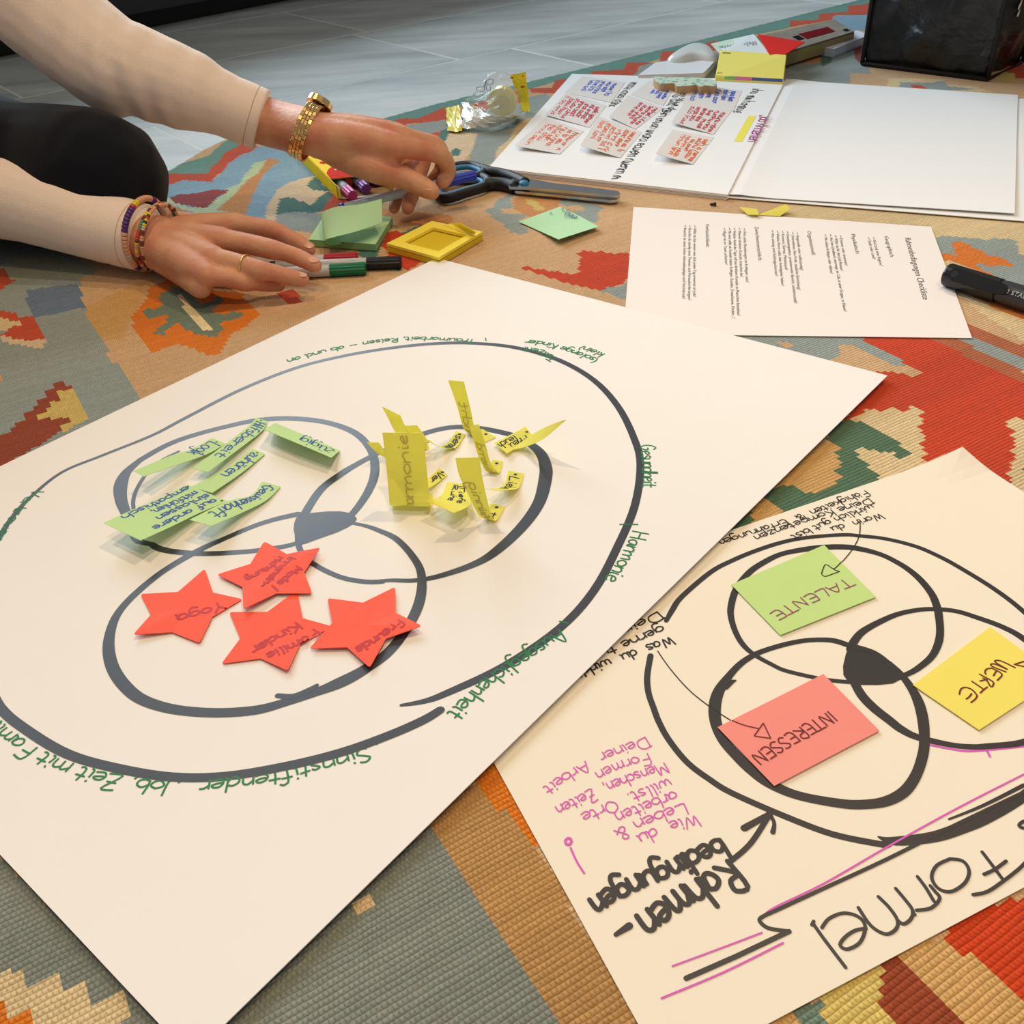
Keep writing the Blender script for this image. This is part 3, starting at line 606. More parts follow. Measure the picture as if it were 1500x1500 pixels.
pxline(mb, [(1374,893,.0046),(1366,872,.0046),(1350,851,.0046),(1332,835,.0044),(1313,823,.0042),(1290,812,.0042),(1260,804,.0050),(1235,801,.0052),(1201,802,.005),(1170,806,.0045),(1143,812,.004),(1120,823,.0042),(1098,838,.0042),(1079,862,.0042),(1071,887,.0040),(1071,905,.0036),(1078,927,.0034),(1089,945,.0034),(1105,959,.0030),(1130,973,.0028),(1153,983,.0028),(1207,995,.0028),(1245,999,.0028),(1265,999,.003),(1300,996,.003),(1330,987,.0032),(1350,975,.0036),(1366,960,.0038),(1375,940,.0042),(1377,920,.0042),(1374,893,.0046)], .004, IF+.00004)
mb.build('drawn_ring', marker_black, formel, label='ring round the green word note')
mb = MB()
pxline(mb, [(1246,952,.0050),(1252,938,.0046),(1268,922,.0042),(1308,902,.0036),(1340,894,.0034),(1367,892,.0034),(1400,895,.0036),(1430,904,.0038),(1468,918,.0040),(1500,936,.0044),(1545,975,.0044),(1565,1020,.0044),(1545,1065,.0042),(1500,1087,.0038),(1447,1093,.0036),(1425,1094,.0034),(1393,1091,.0034),(1345,1080,.0042),(1320,1068,.0050),(1303,1055,.0054),(1280,1037,.0056),(1262,1018,.0054),(1249,995,.0046)], .004, IF+.00006)
mb.build('drawn_ring', marker_black, formel, label='ring round the yellow word note')
mb = MB()
pxline(mb, [(1243,945,.004),(1225,939,.004),(1207,937,.0036),(1180,938,.0034),(1153,943,.0034),(1125,951,.0034),(1105,959,.0036),(1085,972,.0038),(1068,990,.0042),(1053,1012,.0058),(1047,1035,.0064),(1049,1060,.0060),(1060,1085,.0056),(1080,1108,.0058),(1100,1127,.0060),(1127,1147,.0058),(1169,1165,.0050),(1233,1177,.0052),(1270,1178,.0052),(1300,1173,.0054),(1325,1159,.0054),(1342,1135,.0050),(1352,1105,.0050),(1354,1082,.0050),(1352,1055,.0056),(1346,1030,.0056),(1335,1008,.0048),(1318,986,.0040),(1300,970,.0036),(1278,955,.0036),(1243,945,.004)], .004, IF+.00008)
pxline(mb, L3(zA, [(680,670,.003),(695,655,.003),(708,650,.001)]), .003, IF+.00008)
mb.build('drawn_ring', marker_black, formel, label='ring round the pink word note')
mb = MB(); fillpx(mb, zA([(1018,555),(1060,563),(1100,578),(1138,600),(1155,622),(1165,645),(1140,658),(1100,662),(1050,662),(1018,655),(1004,635),(1003,610),(1010,580)]), IF+.0001)
mb.build('filled_center', marker_black, formel, label='solid black overlap of the three rings')
fz = IF+.00012; WM = 1.0
mb = MB()
pxline(mb, [(1005,1433),(1080,1400),(1156,1364)], .0020, fz, sub=1); pxline(mb, [(1156,1364),(1140,1362),(1125,1359),(1115,1352),(1113,1346),(1122,1340),(1140,1332),(1207,1301),(1300,1258),(1400,1208),(1500,1160),(1600,1110)], .0016, fz)
mb.build('underline', marker_black, formel, label='black underline with a kink above the word Formel')
mb = MB()
pxline(mb, [(985,1415),(1050,1391),(1116,1366)], .0007, fz); pxline(mb, [(969,1462),(1060,1424),(1147,1381)], .0008, fz)
pxline(mb, [(1118,1342),(1135,1329),(1207,1294),(1297,1242),(1400,1185),(1500,1134),(1600,1085)], .0008, fz)
pxline(mb, [(1362,1091),(1393,1097),(1425,1100),(1500,1093)], .0012, IF+.00001); pxline(mb, [(1446,1100),(1450,1108)], .0010, fz)
mb.build('underline', ink_pink, formel, label='thin magenta pen lines')
mb = MB()
pxline(mb, [(1068,1263),(1090,1245),(1105,1228),(1126,1195)], .0024, fz); pxline(mb, [(1090,1213,.0032),(1128,1192,.0026)], .0028, fz); pxline(mb, [(1126,1190,.0020),(1134,1205,.0016),(1132,1219,.0022)], .002, fz)
mb.build('drawn_arrow', marker_black, formel, label='thick black arrow from the word Rahmenbedingungen')
mb = MB(); pxline(mb, [(1260,763),(1259,783),(1251,801),(1238,818),(1233,823)], .0006, fz, cap=False); mb.build('drawn_arrow', ink_black, formel, label='thin arrow tail ending at the green word note')
mb = MB(); pxline(mb, [(963,953),(979,976),(1000,1001),(1020,1020),(1047,1040),(1072,1056)], .0006, fz, cap=False); mb.build('drawn_arrow', ink_black, formel, label='thin arrow tail ending at the pink word note')
# thick word
FE = zr(1100, 1260, 3.75)
mb = MB()
for st in ([(335,355),(345,335)], [(340,345),(400,430),(520,588)], [(390,370),(430,320),(510,290),(590,310),(628,365),(600,450),(530,488),(490,465),(520,420),(575,385),(632,375)],
           [(590,260),(660,360),(740,405),(795,380),(805,330),(760,260),(700,200)], [(805,330),(840,350),(880,320),(888,275),(850,220),(795,155)], [(888,285),(900,298)],
           [(915,90),(960,150),(1005,225)], [(910,275),(990,262),(1037,210),(1010,170),(985,140)], [(1095,-8),(1020,30),(993,95),(1030,155),(1100,172),(1175,125),(1198,60),(1165,5),(1095,-8)],
           [(1270,-45),(1320,20),(1388,112)], [(1280,78),(1340,50),(1402,5)], [(1220,190),(1300,172),(1390,112),(1470,50),(1520,0)], [(1500,-215),(1478,-200),(1475,-185),(1500,-175)]):
    pxline(mb, FE(st), .0014, fz)
mb.build('handwriting', marker_black, formel, label='large black word Formel')
mb = MB(); write(mb, 'Rahmen', [(1064,1260),(1010,1292),(927,1345)], .0076, .0022, fz, cap=True); pxline(mb, [(922,1356,.003),(902,1369,.0018)], .003, fz)
mb.build('handwriting', marker_black, formel, label='thick black word Rahmen-')
mb = MB(); write(mb, 'bedingungen', [(1052,1228),(985,1258),(900,1297),(858,1320)], .0058, .0020, fz, cap=True)
mb.build('handwriting', marker_black, formel, label='thick black word bedingungen')
zP = zr(780, 1060, 5.556)
for t_, p_ in (('Wie  du', [(1330,742),(1100,800),(830,915)]), ('Leben &', [(1225,645),(900,760),(640,880)]), ('arbeiten', [(1150,545),(900,640),(650,740)]), ('willst.  Orte', [(1105,450),(800,560),(380,740)]),
               ('Menschen,  Zeiten', [(1065,312),(600,480),(170,680)]), ('Formen', [(930,240),(700,310),(490,400)]), ('Deiner  Arbeit', [(915,110),(600,220),(440,295),(70,520)])):
    words(t_, zP(p_), .0034, .00062, fz, ink_pink, formel, lab='magenta handwritten words '+t_.replace('  ', ' ').replace(' &', ''))
mb = MB(); pxline(mb, zP([(310,1010),(360,1120),(420,1215)]), .0009, fz); pxline(mb, zP([(290,930),(268,950),(275,978),(300,982),(316,960),(308,935),(290,930)]), .0012, fz)
mb.build('handwriting', ink_pink, formel, label='magenta exclamation mark')
for t_, p_ in (('Worin  du', [(1288,752),(1250,763),(1214,773)]), ('wirklich gut bist', [(1275,739),(1215,760),(1156,785)]), ('Deine Kompetenzen', [(1272,730),(1190,755),(1101,786)]), ('Fähigkeiten  &  Erfahrungen', [(1266,718),(1170,753),(1050,793)])):
    words(t_, p_, .0032, .0007, fz, ink_black, formel, lab='black handwritten words '+t_.replace('  ', ' ').replace(' &', ''))
for t_, p_ in (('Was  du  wirklich', [(980,932),(900,962),(820,990)]), ('gerne tust', [(968,916),(915,938),(850,966)]), ('Dein', [(962,896),(940,906),(905,922)])):
    words(t_, p_, .0036, .0009, fz, ink_black, formel, lab='black handwritten words '+t_.replace('  ', ' '))

# three word notes
def flatnote(px4, z, mt, label, group=None, lift=None, th=.00035, text=None):
    c = [P(x, y, z) for x, y in px4]
    return sheet('sticky_note', c, mt, z, th=th, n=10, lift=lift, label=label, cat='sticky note', group=group)
sn_green = mat('note_green', (206, 234, 150), .7, spec=.2, noise=.02, nscale=60, translucent=.12)
sn_yellow = mat('note_yellow', (252, 236, 116), .7, spec=.2, noise=.02, nscale=60, translucent=.12)
sn_pink = mat('note_pink', (250, 152, 142), .7, spec=.2, noise=.02, nscale=60, translucent=.1)
ZN = ZF+.0007; zn = ZN+.0006
tal = flatnote([(1071,857),(1207,799),(1283,875),(1143,931)], ZN, sn_green, 'light green note reading TALENTE on the lower right sheet', lift=lambda u, v: .0004)
inn = flatnote([(1051,1066),(1206,988),(1288,1071),(1134,1152)], ZN, sn_pink, 'salmon pink note reading INTERESSEN on the lower right sheet', lift=lambda u, v: .0004)
wer = flatnote([(1337,1004),(1450,919),(1552,993),(1434,1070)], ZN, sn_yellow, 'yellow note reading WERTE at the right edge of the lower right sheet', lift=lambda u, v: .0004)
words('TALENTE', [(1240,847),(1180,872),(1124,900)], .0037, .0007, zn, ink_plum, tal, lab='plum capitals TALENTE')
mb = MB(); pxline(mb, zT([(1110,248),(1075,285),(1040,305),(980,268),(955,310),(945,350),(975,370),(1040,348),(1095,328),(1065,320),(1040,305)]), .0006, zn, sub=3, cap=False); mb.build('drawn_arrow', ink_black, tal)
words('INTERESSEN', [(1213,1042),(1160,1070),(1097,1108)], .0036, .0007, zn, ink_brown, inn, lab='maroon capitals INTERESSEN')
mb = MB(); pxline(mb, [(1072,1055),(1090,1062),(1111,1067)], .0006, zn, cap=False)
for a_, b2 in (((490,550),(415,655)), ((415,655),(550,675)), ((550,675),(490,550))): pxline(mb, zI([a_, b2]), .0006, zn, cap=False)
mb.build('drawn_arrow', ink_brown, inn)
mb = MB()
for st in ([(1335,555),(1200,490),(1140,480),(1130,500),(1250,570)], [(1250,572),(1130,520),(1085,520),(1100,545),(1240,600)], [(1090,560),(1040,570),(1020,600),(1030,625)], [(1100,565),(1200,625),(1150,688)], [(1140,590),(1110,640)],
           [(965,625),(1100,700),(1105,740),(1080,755),(1040,690),(1000,665)], [(1040,680),(970,695)], [(885,700),(960,750),(1010,785)], [(1045,760),(1010,785),(972,820)],
           [(940,850),(890,790),(820,762),(770,780),(752,835)], [(940,850),(920,885),(875,920)], [(880,828),(858,860),(825,884)]):
    pxline(mb, zW(st), .0008, zn, sub=3)
mb.build('handwriting', ink_brown, wer, label='dark capitals WERTE')
mb = MB()
for st in ([(1330,522),(1430,490)], [(1330,522),(1430,545)], [(1430,490),(1450,520),(1430,545)]): pxline(mb, zW(st), .0008, zn, sub=2)
mb.build('drawn_arrow', ink_brown, wer)
from mathutils.bvhtree import BVHTree
def drop_z(bv, v):
    h = bv.ray_cast(Vector((v[0], v[1], .2)), Vector((0, 0, -1)))
    return h[0].z if h[0] else v[2]
# ------------------------------------------------------------ bent paper strips (sticky notes)
def bent(name, rows, mt, label, cat='sticky note', group=None, th=.00025, parent=None, z0=0, sub=4, nv=5, f=None):
    """rows: [(L(px,py,h), R(px,py,h))...] h above z0; returns object and surface function S(u,v)->(point, normal)"""
    cv = (lambda q: f([(q[0], q[1])])[0]) if f else (lambda q: (q[0], q[1]))
    Lp = [P(*cv(a_), z0+a_[2]) for a_, b_ in rows]; Rp = [P(*cv(b_), z0+b_[2]) for a_, b_ in rows]
    if len(rows) > 2: Lp = catmull(Lp, sub); Rp = catmull(Rp, sub)
    else:
        Lp = [Lp[0].lerp(Lp[1], k/sub) for k in range(sub+1)]; Rp = [Rp[0].lerp(Rp[1], k/sub) for k in range(sub+1)]
    n = len(Lp)-1
    def S(u, v, off=0):
        x = max(0, min(n-1e-6, u*n)); i = int(x); t = x-i
        l = Lp[i].lerp(Lp[i+1], t); r = Rp[i].lerp(Rp[i+1], t)
        nn = ((Lp[i+1]-Lp[i])+(Rp[i+1]-Rp[i])).cross(r-l).normalized()
        return l.lerp(r, v)+nn*off, nn
    mb = MB(); vs = []; fs = []
    nr = n+1
    for side in (0, 1):
        for i in range(nr):
            for j in range(nv+1):
                l, r = Lp[i], Rp[i]; i0, i1 = max(0, i-1), min(n, i+1)
                nn = ((Lp[i1]-Lp[i0])+(Rp[i1]-Rp[i0])).cross(r-l).normalized()
                vs.append(l.lerp(r, j/nv)-nn*(th*side))
    q = lambda i, j, s=0: s*nr*(nv+1)+i*(nv+1)+j
    for i in range(n):
        for j in range(nv):
            fs.append([q(i, j), q(i+1, j), q(i+1, j+1), q(i, j+1)]); fs.append([q(i, j, 1), q(i, j+1, 1), q(i+1, j+1, 1), q(i+1, j, 1)])
        fs.append([q(i, 0), q(i, 0, 1), q(i+1, 0, 1), q(i+1, 0)]); fs.append([q(i, nv), q(i+1, nv), q(i+1, nv, 1), q(i, nv, 1)])
    for j in range(nv):
        fs.append([q(0, j), q(0, j+1), q(0, j+1, 1), q(0, j, 1)]); fs.append([q(n, j), q(n, j, 1), q(n, j+1, 1), q(n, j+1)])
    mb.add(vs, fs)
    o = mb.build(name, mt, parent, smooth=False, label=label, cat=cat, group=group)
    return o, S
def on_note(S, s, box, wd, ink, parent, lab=None, sides=(1,), ink2=None, th=.00025, jit=.18):
    """handwriting on a bent note; box=(u0,v0,u1,v1): baseline from (u0,v0) to (u1,v1_base) letters as high as v1-v0 (x-height)"""
    st, W_ = glyph_strokes(s, jit)
    for sd in sides:
        mb = MB()
        for q in st:
            pts = []; ups = []
            for x, y in q:
                p, nn = S(box[0]+(box[2]-box[0])*x/W_, box[1]+(box[3]-box[1])*y/5, .00008 if sd > 0 else -(th+.00008))
                pts.append(p); ups.append(nn*sd)
            ribbon(mb, pts, wd, ups=ups, cap=len(q) < 3)
        mb.build('handwriting', ink if sd > 0 else ink2, parent, label=lab)
def dot(S, u, v, r, ink, parent):
    mb = MB(); c, nn = S(u, v, .0001); a_ = nn.orthogonal().normalized(); b_ = nn.cross(a_)
    mb.add([c+(a_*math.cos(k*math.pi/5)+b_*math.sin(k*math.pi/5))*r for k in range(10)], [list(range(10))]); mb.build('ink_dot', ink, parent)

nz0 = ZB+.0006
g_green = mat('note_mint', (206, 238, 168), .7, spec=.2, noise=.02, nscale=60, translucent=.18)
zg = lambda X, Y, h: (120+X/3.75, 580+Y/3.75, h)
GN = 'light green notes stuck in the upper left ring'
def gnote(rows, lab, txt, lines=None, dots=((.06, .5),), wd=.0011, rev=False):
    o, S_ = bent('sticky_note', [(zg(*a_), zg(*b_)) for a_, b_ in rows], g_green, lab, group=None, z0=nz0)
    for t_, bx in (lines or [(txt, (.14, .22, .8, .62))]): on_note(S_, t_, bx, wd, ink_blue, o, lab='blue handwritten word '+t_)
    for u_, v_ in dots: dot(S_, u_, v_, .0009, ink_black, o)
    return o
gnote([((715,230,.0003),(790,262,.0003)), ((600,292,.003),(690,318,.002)), ((480,330,.008),(560,365,.006)), ((285,412,.014),(340,442,.013))], 'green strip reading Logik, leftmost of the upper strips in the ring', 'Logik', lines=[('Logik', (.10,.15,.46,.60))])
gnote([((955,120,.0002),(1018,138,.0002)), ((915,165,.0012),(990,192,.0012)), ((780,270,.004),(850,300,.004)), ((606,398,.007),(692,418,.006))], 'green strip reading Hilfsbereit that crosses the top of the ring', 'Hilfsbereit', lines=[('Hilfsbereit', (.16,.2,.80,.60))])
gnote([((940,290,.0003),(1006,318,.0003)), ((800,390,.002),(880,420,.0015)), ((600,500,.004),(715,532,.0035))], 'green strip reading zuhören in the middle of the ring', 'zuhören', lines=[('zuhören', (.10,.2,.66,.62))])
gnote([((990,470,.0003),(1092,497,.0003)), ((930,545,.002),(1010,575,.0014)), ((800,578,.005),(870,645,.004)), ((590,680,.012),(712,714,.012))], 'green strip reading Gewissenhaft with its free end lifted above the ring line', 'Gewissenhaft', lines=[('Gewissenhaft', (.08,.15,.86,.50))])
gnote([((575,485,.0042),(800,578,.0030)), ((440,555,.006),(650,640,.004)), ((300,615,.010),(480,722,.009)), ((118,697,.014),(322,793,.014))], 'widest green note, with four lines of blue writing', '', lines=[('empathisch', (.06,.04,.84,.14)), ('mitfühlen,', (.08,.28,.62,.38)), ('einlassen', (.04,.52,.66,.62)), ('auf andere', (.08,.76,.78,.86))], dots=((.04, .08), (.04, .92)))
gnote([((1418,300,.0003),(1370,338,.010)), ((1240,222,.0003),(1190,262,.012)), ((1062,148,.0003),(1000,184,.012))], 'green note with raised front edge, upper right in the ring', '', lines=[('zügig', (.10,.2,.55,.62))], dots=((.07, .3),))

# yellow notes
g_yel = mat('note_lemon', (252, 248, 134), .75, spec=.1, noise=.02, nscale=60, translucent=.42)
faint = mat('ink_showing_through', (214, 196, 84), .7)
zy = zr(520, 540, 4.286)
def ynote(rows, lab, txt=None, bx=None, back=None, d=(.04, .5), wd=.0009, lines=None):
    o, S_ = bent('sticky_note', rows, g_yel, lab, z0=nz0, f=zy)
    for t_, b_ in (lines or ([(txt, bx)] if txt else [])):
        on_note(S_, t_, b_, wd, ink_black, o, lab='handwritten word '+t_, sides=(1, -1) if back else (1,), ink2=faint)
    if d: dot(S_, d[0], d[1], .0012, ink_black, o)
    return o
ynote([((262,775,0),(487,785,0)), ((228,850,.001),(482,855,.001)), ((216,835,.008),(470,838,.008)), ((200,640,.024),(452,645,.024)), ((172,400,.052),(428,403,.052))], 'widest yellow note, standing upright at the left of the yellow notes', 'harmonie', (.40,.60,.99,.44), back=True, d=None)
ynote([((800,378,0),(885,430,0)), ((705,395,.0005),(795,460,.0005)), ((672,345,.007),(750,368,.006)), ((640,230,.022),(722,235,.022)), ((585,72,.045),(683,80,.045))], 'yellow strip curling up the highest, behind the others', 'töricht', (.20,.2,.8,.6), back=True, d=(.07, .5))
ynote([((862,572,0),(928,580,0)), ((828,646,.0008),(905,652,.0008)), ((780,560,.010),(852,590,.008)), ((742,440,.024),(815,460,.024)), ((718,362,.034),(776,348,.034))], 'yellow strip bent upright in the middle of the right ring', 'dauernd', (.22,.2,.72,.6), back=True, d=(.07, .5))
ynote([((852,845,0),(942,868,0)), ((812,932,.001),(885,955,.001)), ((768,905,.008),(850,900,.006)), ((712,790,.020),(825,800,.018)), ((655,670,.034),(800,680,.034)), ((630,560,.048),(782,556,.048))], 'wide yellow strip standing upright nearest the viewer', 'tiefsinnig', (.10,.25,.75,.55), back=True, d=(.04, .5))
ynote([((575,712,.0004),(710,722,.0004)), ((556,775,.005),(718,800,.005)), ((520,808,.009),(722,856,.008)), ((440,826,.012),(622,906,.012))], 'yellow note with three short lines and a lifted lower edge', None, None, d=None, lines=[('Auf', (.12,.55,.12,.80)), ('Ruhe', (.10,.30,.70,.42)), ('Tiefe', (.10,.60,.72,.72))])
ynote([((962,640,0),(1062,657,0)), ((942,715,.001),(1035,735,.001)), ((905,747,.006),(1003,757,.005)), ((822,752,.012),(898,764,.012))], 'small yellow strip reading Lie, right of the upright strips', 'Liebe', (.15,.2,.75,.55), d=(.09, .5))
ynote([((530,622,0),(580,668,0)), ((455,690,.002),(500,728,.002)), ((380,715,.008),(430,765,.008))], 'small yellow strip reading Ver beside the widest yellow note', 'Ver', (.12,.25,.52,.62), d=(.06, .5))
ynote([((635,390,0),(692,412,0)), ((590,455,.001),(640,490,.001)), ((540,485,.002),(600,500,.002)), ((480,466,.008),(520,486,.008)), ((435,438,.016),(470,450,.014))], 'small yellow strip whose tail curls up to the left', 'sensibel', (.08,.3,.60,.75), d=(.05, .5))
ynote([((300,470,0),(400,470,0)), ((250,395,.014),(330,388,.014)), ((205,305,.026),(287,297,.026)), ((170,237,.037),(284,294,.028))], 'pointed yellow strip rising behind the widest yellow note', None, None, d=None)
ynote([((400,520,0),(468,505,0)), ((372,470,.004),(448,440,.004)), ((330,400,.012),(420,395,.012)), ((312,357,.018),(390,355,.018))], 'small yellow strip peeking out right behind the widest yellow note', 'd', (.12,.4,.25,.8), d=(.05, .6))
ynote([((200,560,0),(230,590,0)), ((140,530,.005),(195,530,.005)), ((75,463,.015),(150,463,.015))], 'small yellow strip leaning out to the left of the widest yellow note', None, None, d=None)
ynote([((1070,362,0),(1122,430,0)), ((975,415,.001),(1040,480,.001)), ((873,465,.003),(955,532,.003))], 'flat yellow note with two short lines at the top right of the ring', None, None, d=(.10, .42), lines=[('Freu', (.22,.55,.75,.82)), ('leuch', (.45,.15,.97,.42))])
ynote([((1040,470,.0012),(985,512,.0012)), ((1092,428,.006),(1070,492,.004)), ((1200,367,.022),(1185,440,.017)), ((1318,320,.034),(1326,322,.034))], 'yellow strip lifted to a point at the far right of the ring', None, None, d=None)

# red stars
zs = zr(180, 780, 3.3333)
star_red = mat('star_card_red', (250, 94, 68), .62, spec=.25, noise=.03, nscale=90)
def star(tips, inn, lab, texts, zt, lifts=(0,)*5):
    pts = []
    for k in range(5):
        t = Vector(tips[k]+(0,)); a_ = Vector(inn[k-1]+(0,)); b_ = Vector(inn[k]+(0,))
        da, db = (a_-t).normalized(), (b_-t).normalized(); r_ = 16
        p0, p2 = t+da*r_, t+db*r_
        for s_ in (0, .25, .5, .75, 1): pts.append(((p0*(1-s_)**2+t*2*s_*(1-s_)+p2*s_*s_), lifts[k]*.6))
        pts.append((b_, .0004))
    cen = sum((p for p, h in pts), Vector())/len(pts)
    top = [P(*zs([(p.x, p.y)])[0], zt+h) for p, h in pts]; c0 = P(*zs([(cen.x, cen.y)])[0], zt+.0004)
    mb = MB(); n = len(top); th = Vector((0, 0, .0004))
    vs = [c0]+top+[c0-th]+[p-th for p in top]
    fs = []
    for i in range(n):
        j = (i+1) % n
        fs.append([0, 1+j, 1+i]); fs.append([n+1, n+2+i, n+2+j]); fs.append([1+i, 1+j, n+2+j, n+2+i])
    mb.add(vs, fs)
    o = mb.build('star', star_red, None, label=lab, cat='paper star', group=None)
    bm = bmesh.new(); bm.from_mesh(o.data); bmesh.ops.recalc_face_normals(bm, faces=bm.faces); bm.to_mesh(o.data); bm.free()
    bv = BVHTree.FromPolygons([v.co for v in o.data.vertices], [list(f.vertices) for f in o.data.polygons])
    for t_, path, xh, sl in texts:
        q = MB(); write(q, t_, zs(path), xh, .0013, zt+.0013, sl)
        q.v = [tuple(Vector(v)+Vector((0, 0, drop_z(bv, v)+.00012+(v[2]-zt-.0013)-v[2]))) for v in q.v]
        q.build('handwriting', ink_red, o, label='dark red handwritten word '+t_)
    return o
zst = ZB+.0008
star([(400,176),(585,325),(375,540),(50,498),(84,300)], [(440,293),(437,412),(240,487),(137,400),(268,290)], 'red paper star reading Yoga, leftmost of the stars',
     [('Yoga', [(475,330),(400,362),(250,400)], .0042, 0)], zst, (.0002,0,.001,.004,0))
star([(690,42),(965,72),(925,297),(588,374),(458,205)], [(800,105),(885,195),(750,297),(583,265),(622,153)], 'red paper star with three lines of writing, topmost of the stars',
     [('Mode /', [(845,160),(790,205),(720,268)], .0028, 0), ('Innenein-', [(815,115),(750,170),(665,260)], .0026, 0), ('richtung', [(760,112),(690,165),(590,215)], .0026, 0)], zst+.0012, (0,.003,0,.003,0))
star([(850,280),(1022,458),(805,674),(480,641),(518,388)], [(878,418),(865,548),(672,615),(573,517),(705,387)], 'red paper star reading Familie Kinder, middle of the lower row',
     [('Familie', [(925,465),(850,520),(690,590)], .0036, 0), ('Kinder', [(840,435),(750,490),(610,565)], .0036, 0)], zst, (0,0,.003,.0005,0))
star([(1330,265),(1460,455),(1205,660),(910,566),(998,320)], [(1330,390),(1285,518),(1095,560),(1022,440),(1172,342)], 'red paper star reading Freunde, rightmost of the stars, on the ring line',
     [('Freunde', [(1340,425),(1250,490),(1125,560)], .0034, 0)], zst+.0014, (0,.004,.001,0,0))

# ============================================================ printed A4 page
ZA4 = .0011
a4c = [P(1364, 332, ZA4), P(1424, 495, ZA4), P(913, 489, ZA4), P(928, 303, ZA4)]
page = sheet('printed_page', a4c, mat('paper_pinkish', (240, 232, 228), .72, spec=.25, noise=.01, nscale=20, bump=.00005, bscale=900), ZA4, n=8,
             label='printed checklist page lying sideways between the large sheet and the drawing pad', cat='paper')
_fc = {}
def font_mesh(s):
    if s in _fc: return _fc[s]
    cu = bpy.data.curves.new('t', 'FONT'); cu.body = s; cu.size = 1; cu.resolution_u = 2
    o = bpy.data.objects.new('t', cu); C.objects.link(o); bpy.context.view_layer.update()
    dg = bpy.context.evaluated_depsgraph_get(); me = bpy.data.meshes.new_from_object(o.evaluated_get(dg))
    vs = [v.co.copy() for v in me.vertices]; fs = [list(p.vertices) for p in me.polygons]
    bpy.data.objects.remove(o); bpy.data.meshes.remove(me); bpy.data.curves.remove(cu)
    _fc[s] = (vs, fs); return _fc[s]
def printed(mb, s, p0, p1, em, fit=True, mapf=None):
    """typeset s from p0 to p1 (world points), em size in metres; flat in the plane with up = z cross dir"""
    vs, fs = font_mesh(s); W_ = max(v.x for v in vs); t = (p1-p0); L = t.length; t.normalize()
    nn = Vector((0, 0, 1)).cross(t).normalized() if mapf is None else mapf(t)
    k = L/W_ if fit else em
    mb.add([p0+t*(v.x*k)+nn*(v.y*em) for v in vs], fs)
TX = ZA4+.00015
z1_ = zr(980, 310, 6.818); z2_ = zr(1160, 320, 6.25)
PR = [(z2_, 'Geographisch:', (845,160), (903,355), 0), (z2_, 'Ein Land, eine Region?', (742,200), (805,430), 1), (z2_, 'Stadt oder Land?', (697,200), (740,370), 1),
 (z2_, 'Physikalisch:', (540,140), (588,325), 0), (z2_, 'Drinnen oder draussen?', (437,180), (487,430), 1), (z2_, 'Willst du für den Job Reisen?', (390,178), (445,478), 1),
 (z2_, 'Wo? Am Schreibtisch, unterwegs, im Cafe, in einer Gruppe, zu Hause?', (345,172), (475,850), 1), (z2_, 'Mit vielen Kollegen oder alleine?', (297,172), (352,505), 1),
 (z2_, 'Organisationell:', (140,112), (183,335), 0), (z1_, 'Angestellt oder selbständig?', (1270,235), (1313,585), 1), (z1_, 'Unternehmen, Non-Profit, staatliche Einrichtung?', (1222,232), (1285,780), 1),
 (z1_, 'Dienstleistungssektor, produzierender Bereich, Landwirtschaft?', (1172,225), (1250,915), 1), (z1_, 'Konzern, Startup, Mittelstand?', (1124,222), (1158,582), 1),
 (z1_, 'Welche Werte sollte dein Arbeitgeber haben?', (1072,220), (1122,740), 1), (z1_, 'Wie wichtig sind Aufstiegschancen?', (1020,215), (1060,640), 1),
 (z1_, 'Zwischenmenschlich:', (855,150), (893,492), 0), (z1_, 'Wie sollen Beziehungen zu Kollegen sein?', (740,195), (768,705), 1), (z1_, 'Wieviel direkten Kontakt brauchst du?', (690,190), (712,650), 1),
 (z1_, 'Welcher Anteil des Tages soll aus direktem Kontakt zu Menschen bestehen?', (640,190), (680,1038), 1), (z1_, 'Mit wem willst du Kontakt haben: Kollegen, Kunden, Erwachsene, Kinder,..?', (592,190), (628,1065), 1),
 (z1_, 'Magst du im Team arbeiten?', (540,190), (560,528), 1), (z1_, 'Verlässlichkeit:', (365,122), (370,355), 0), (z1_, 'Willst du klar wissen was dich jeden Tag erwartet im Job?', (245,165), (240,850), 1),
 (z1_, 'Brauchst du ständig neue Themen und Herausforderungen?', (195,165), (190,882), 1), (z1_, 'Brauchst du einen hohen Adrenalinspiegel und Hochdruck?', (148,160), (132,870), 1)]
mb = MB(); printed(mb, 'Rahmenbedingungen Checkliste', P(*z2_([(1032,175)])[0], TX), P(*z2_([(1200,740)])[0], TX), .0078)
mb.build('printed_title', print_black, page, label='printed title Rahmenbedingungen Checkliste')
for f_, t_, a_, b_, kd in PR:
    mb = MB(); q0 = f_([a_])[0]; q1 = f_([b_])[0]; A_, B_ = P(*q0, TX), P(*q1, TX)
    printed(mb, t_, A_, B_, .0040 if kd else .0052)
    if kd:
        t = (B_-A_).normalized(); nn = Vector((-t.y, t.x, 0)); s0 = A_-t*.0085+nn*.0012
        ribbon(mb, [s0, s0+t*.006], .00045, cap=False); ribbon(mb, [s0+t*.006, s0+t*.0045+nn*.0014], .00045, cap=False)
    mb.build('printed_line', print_black, page)
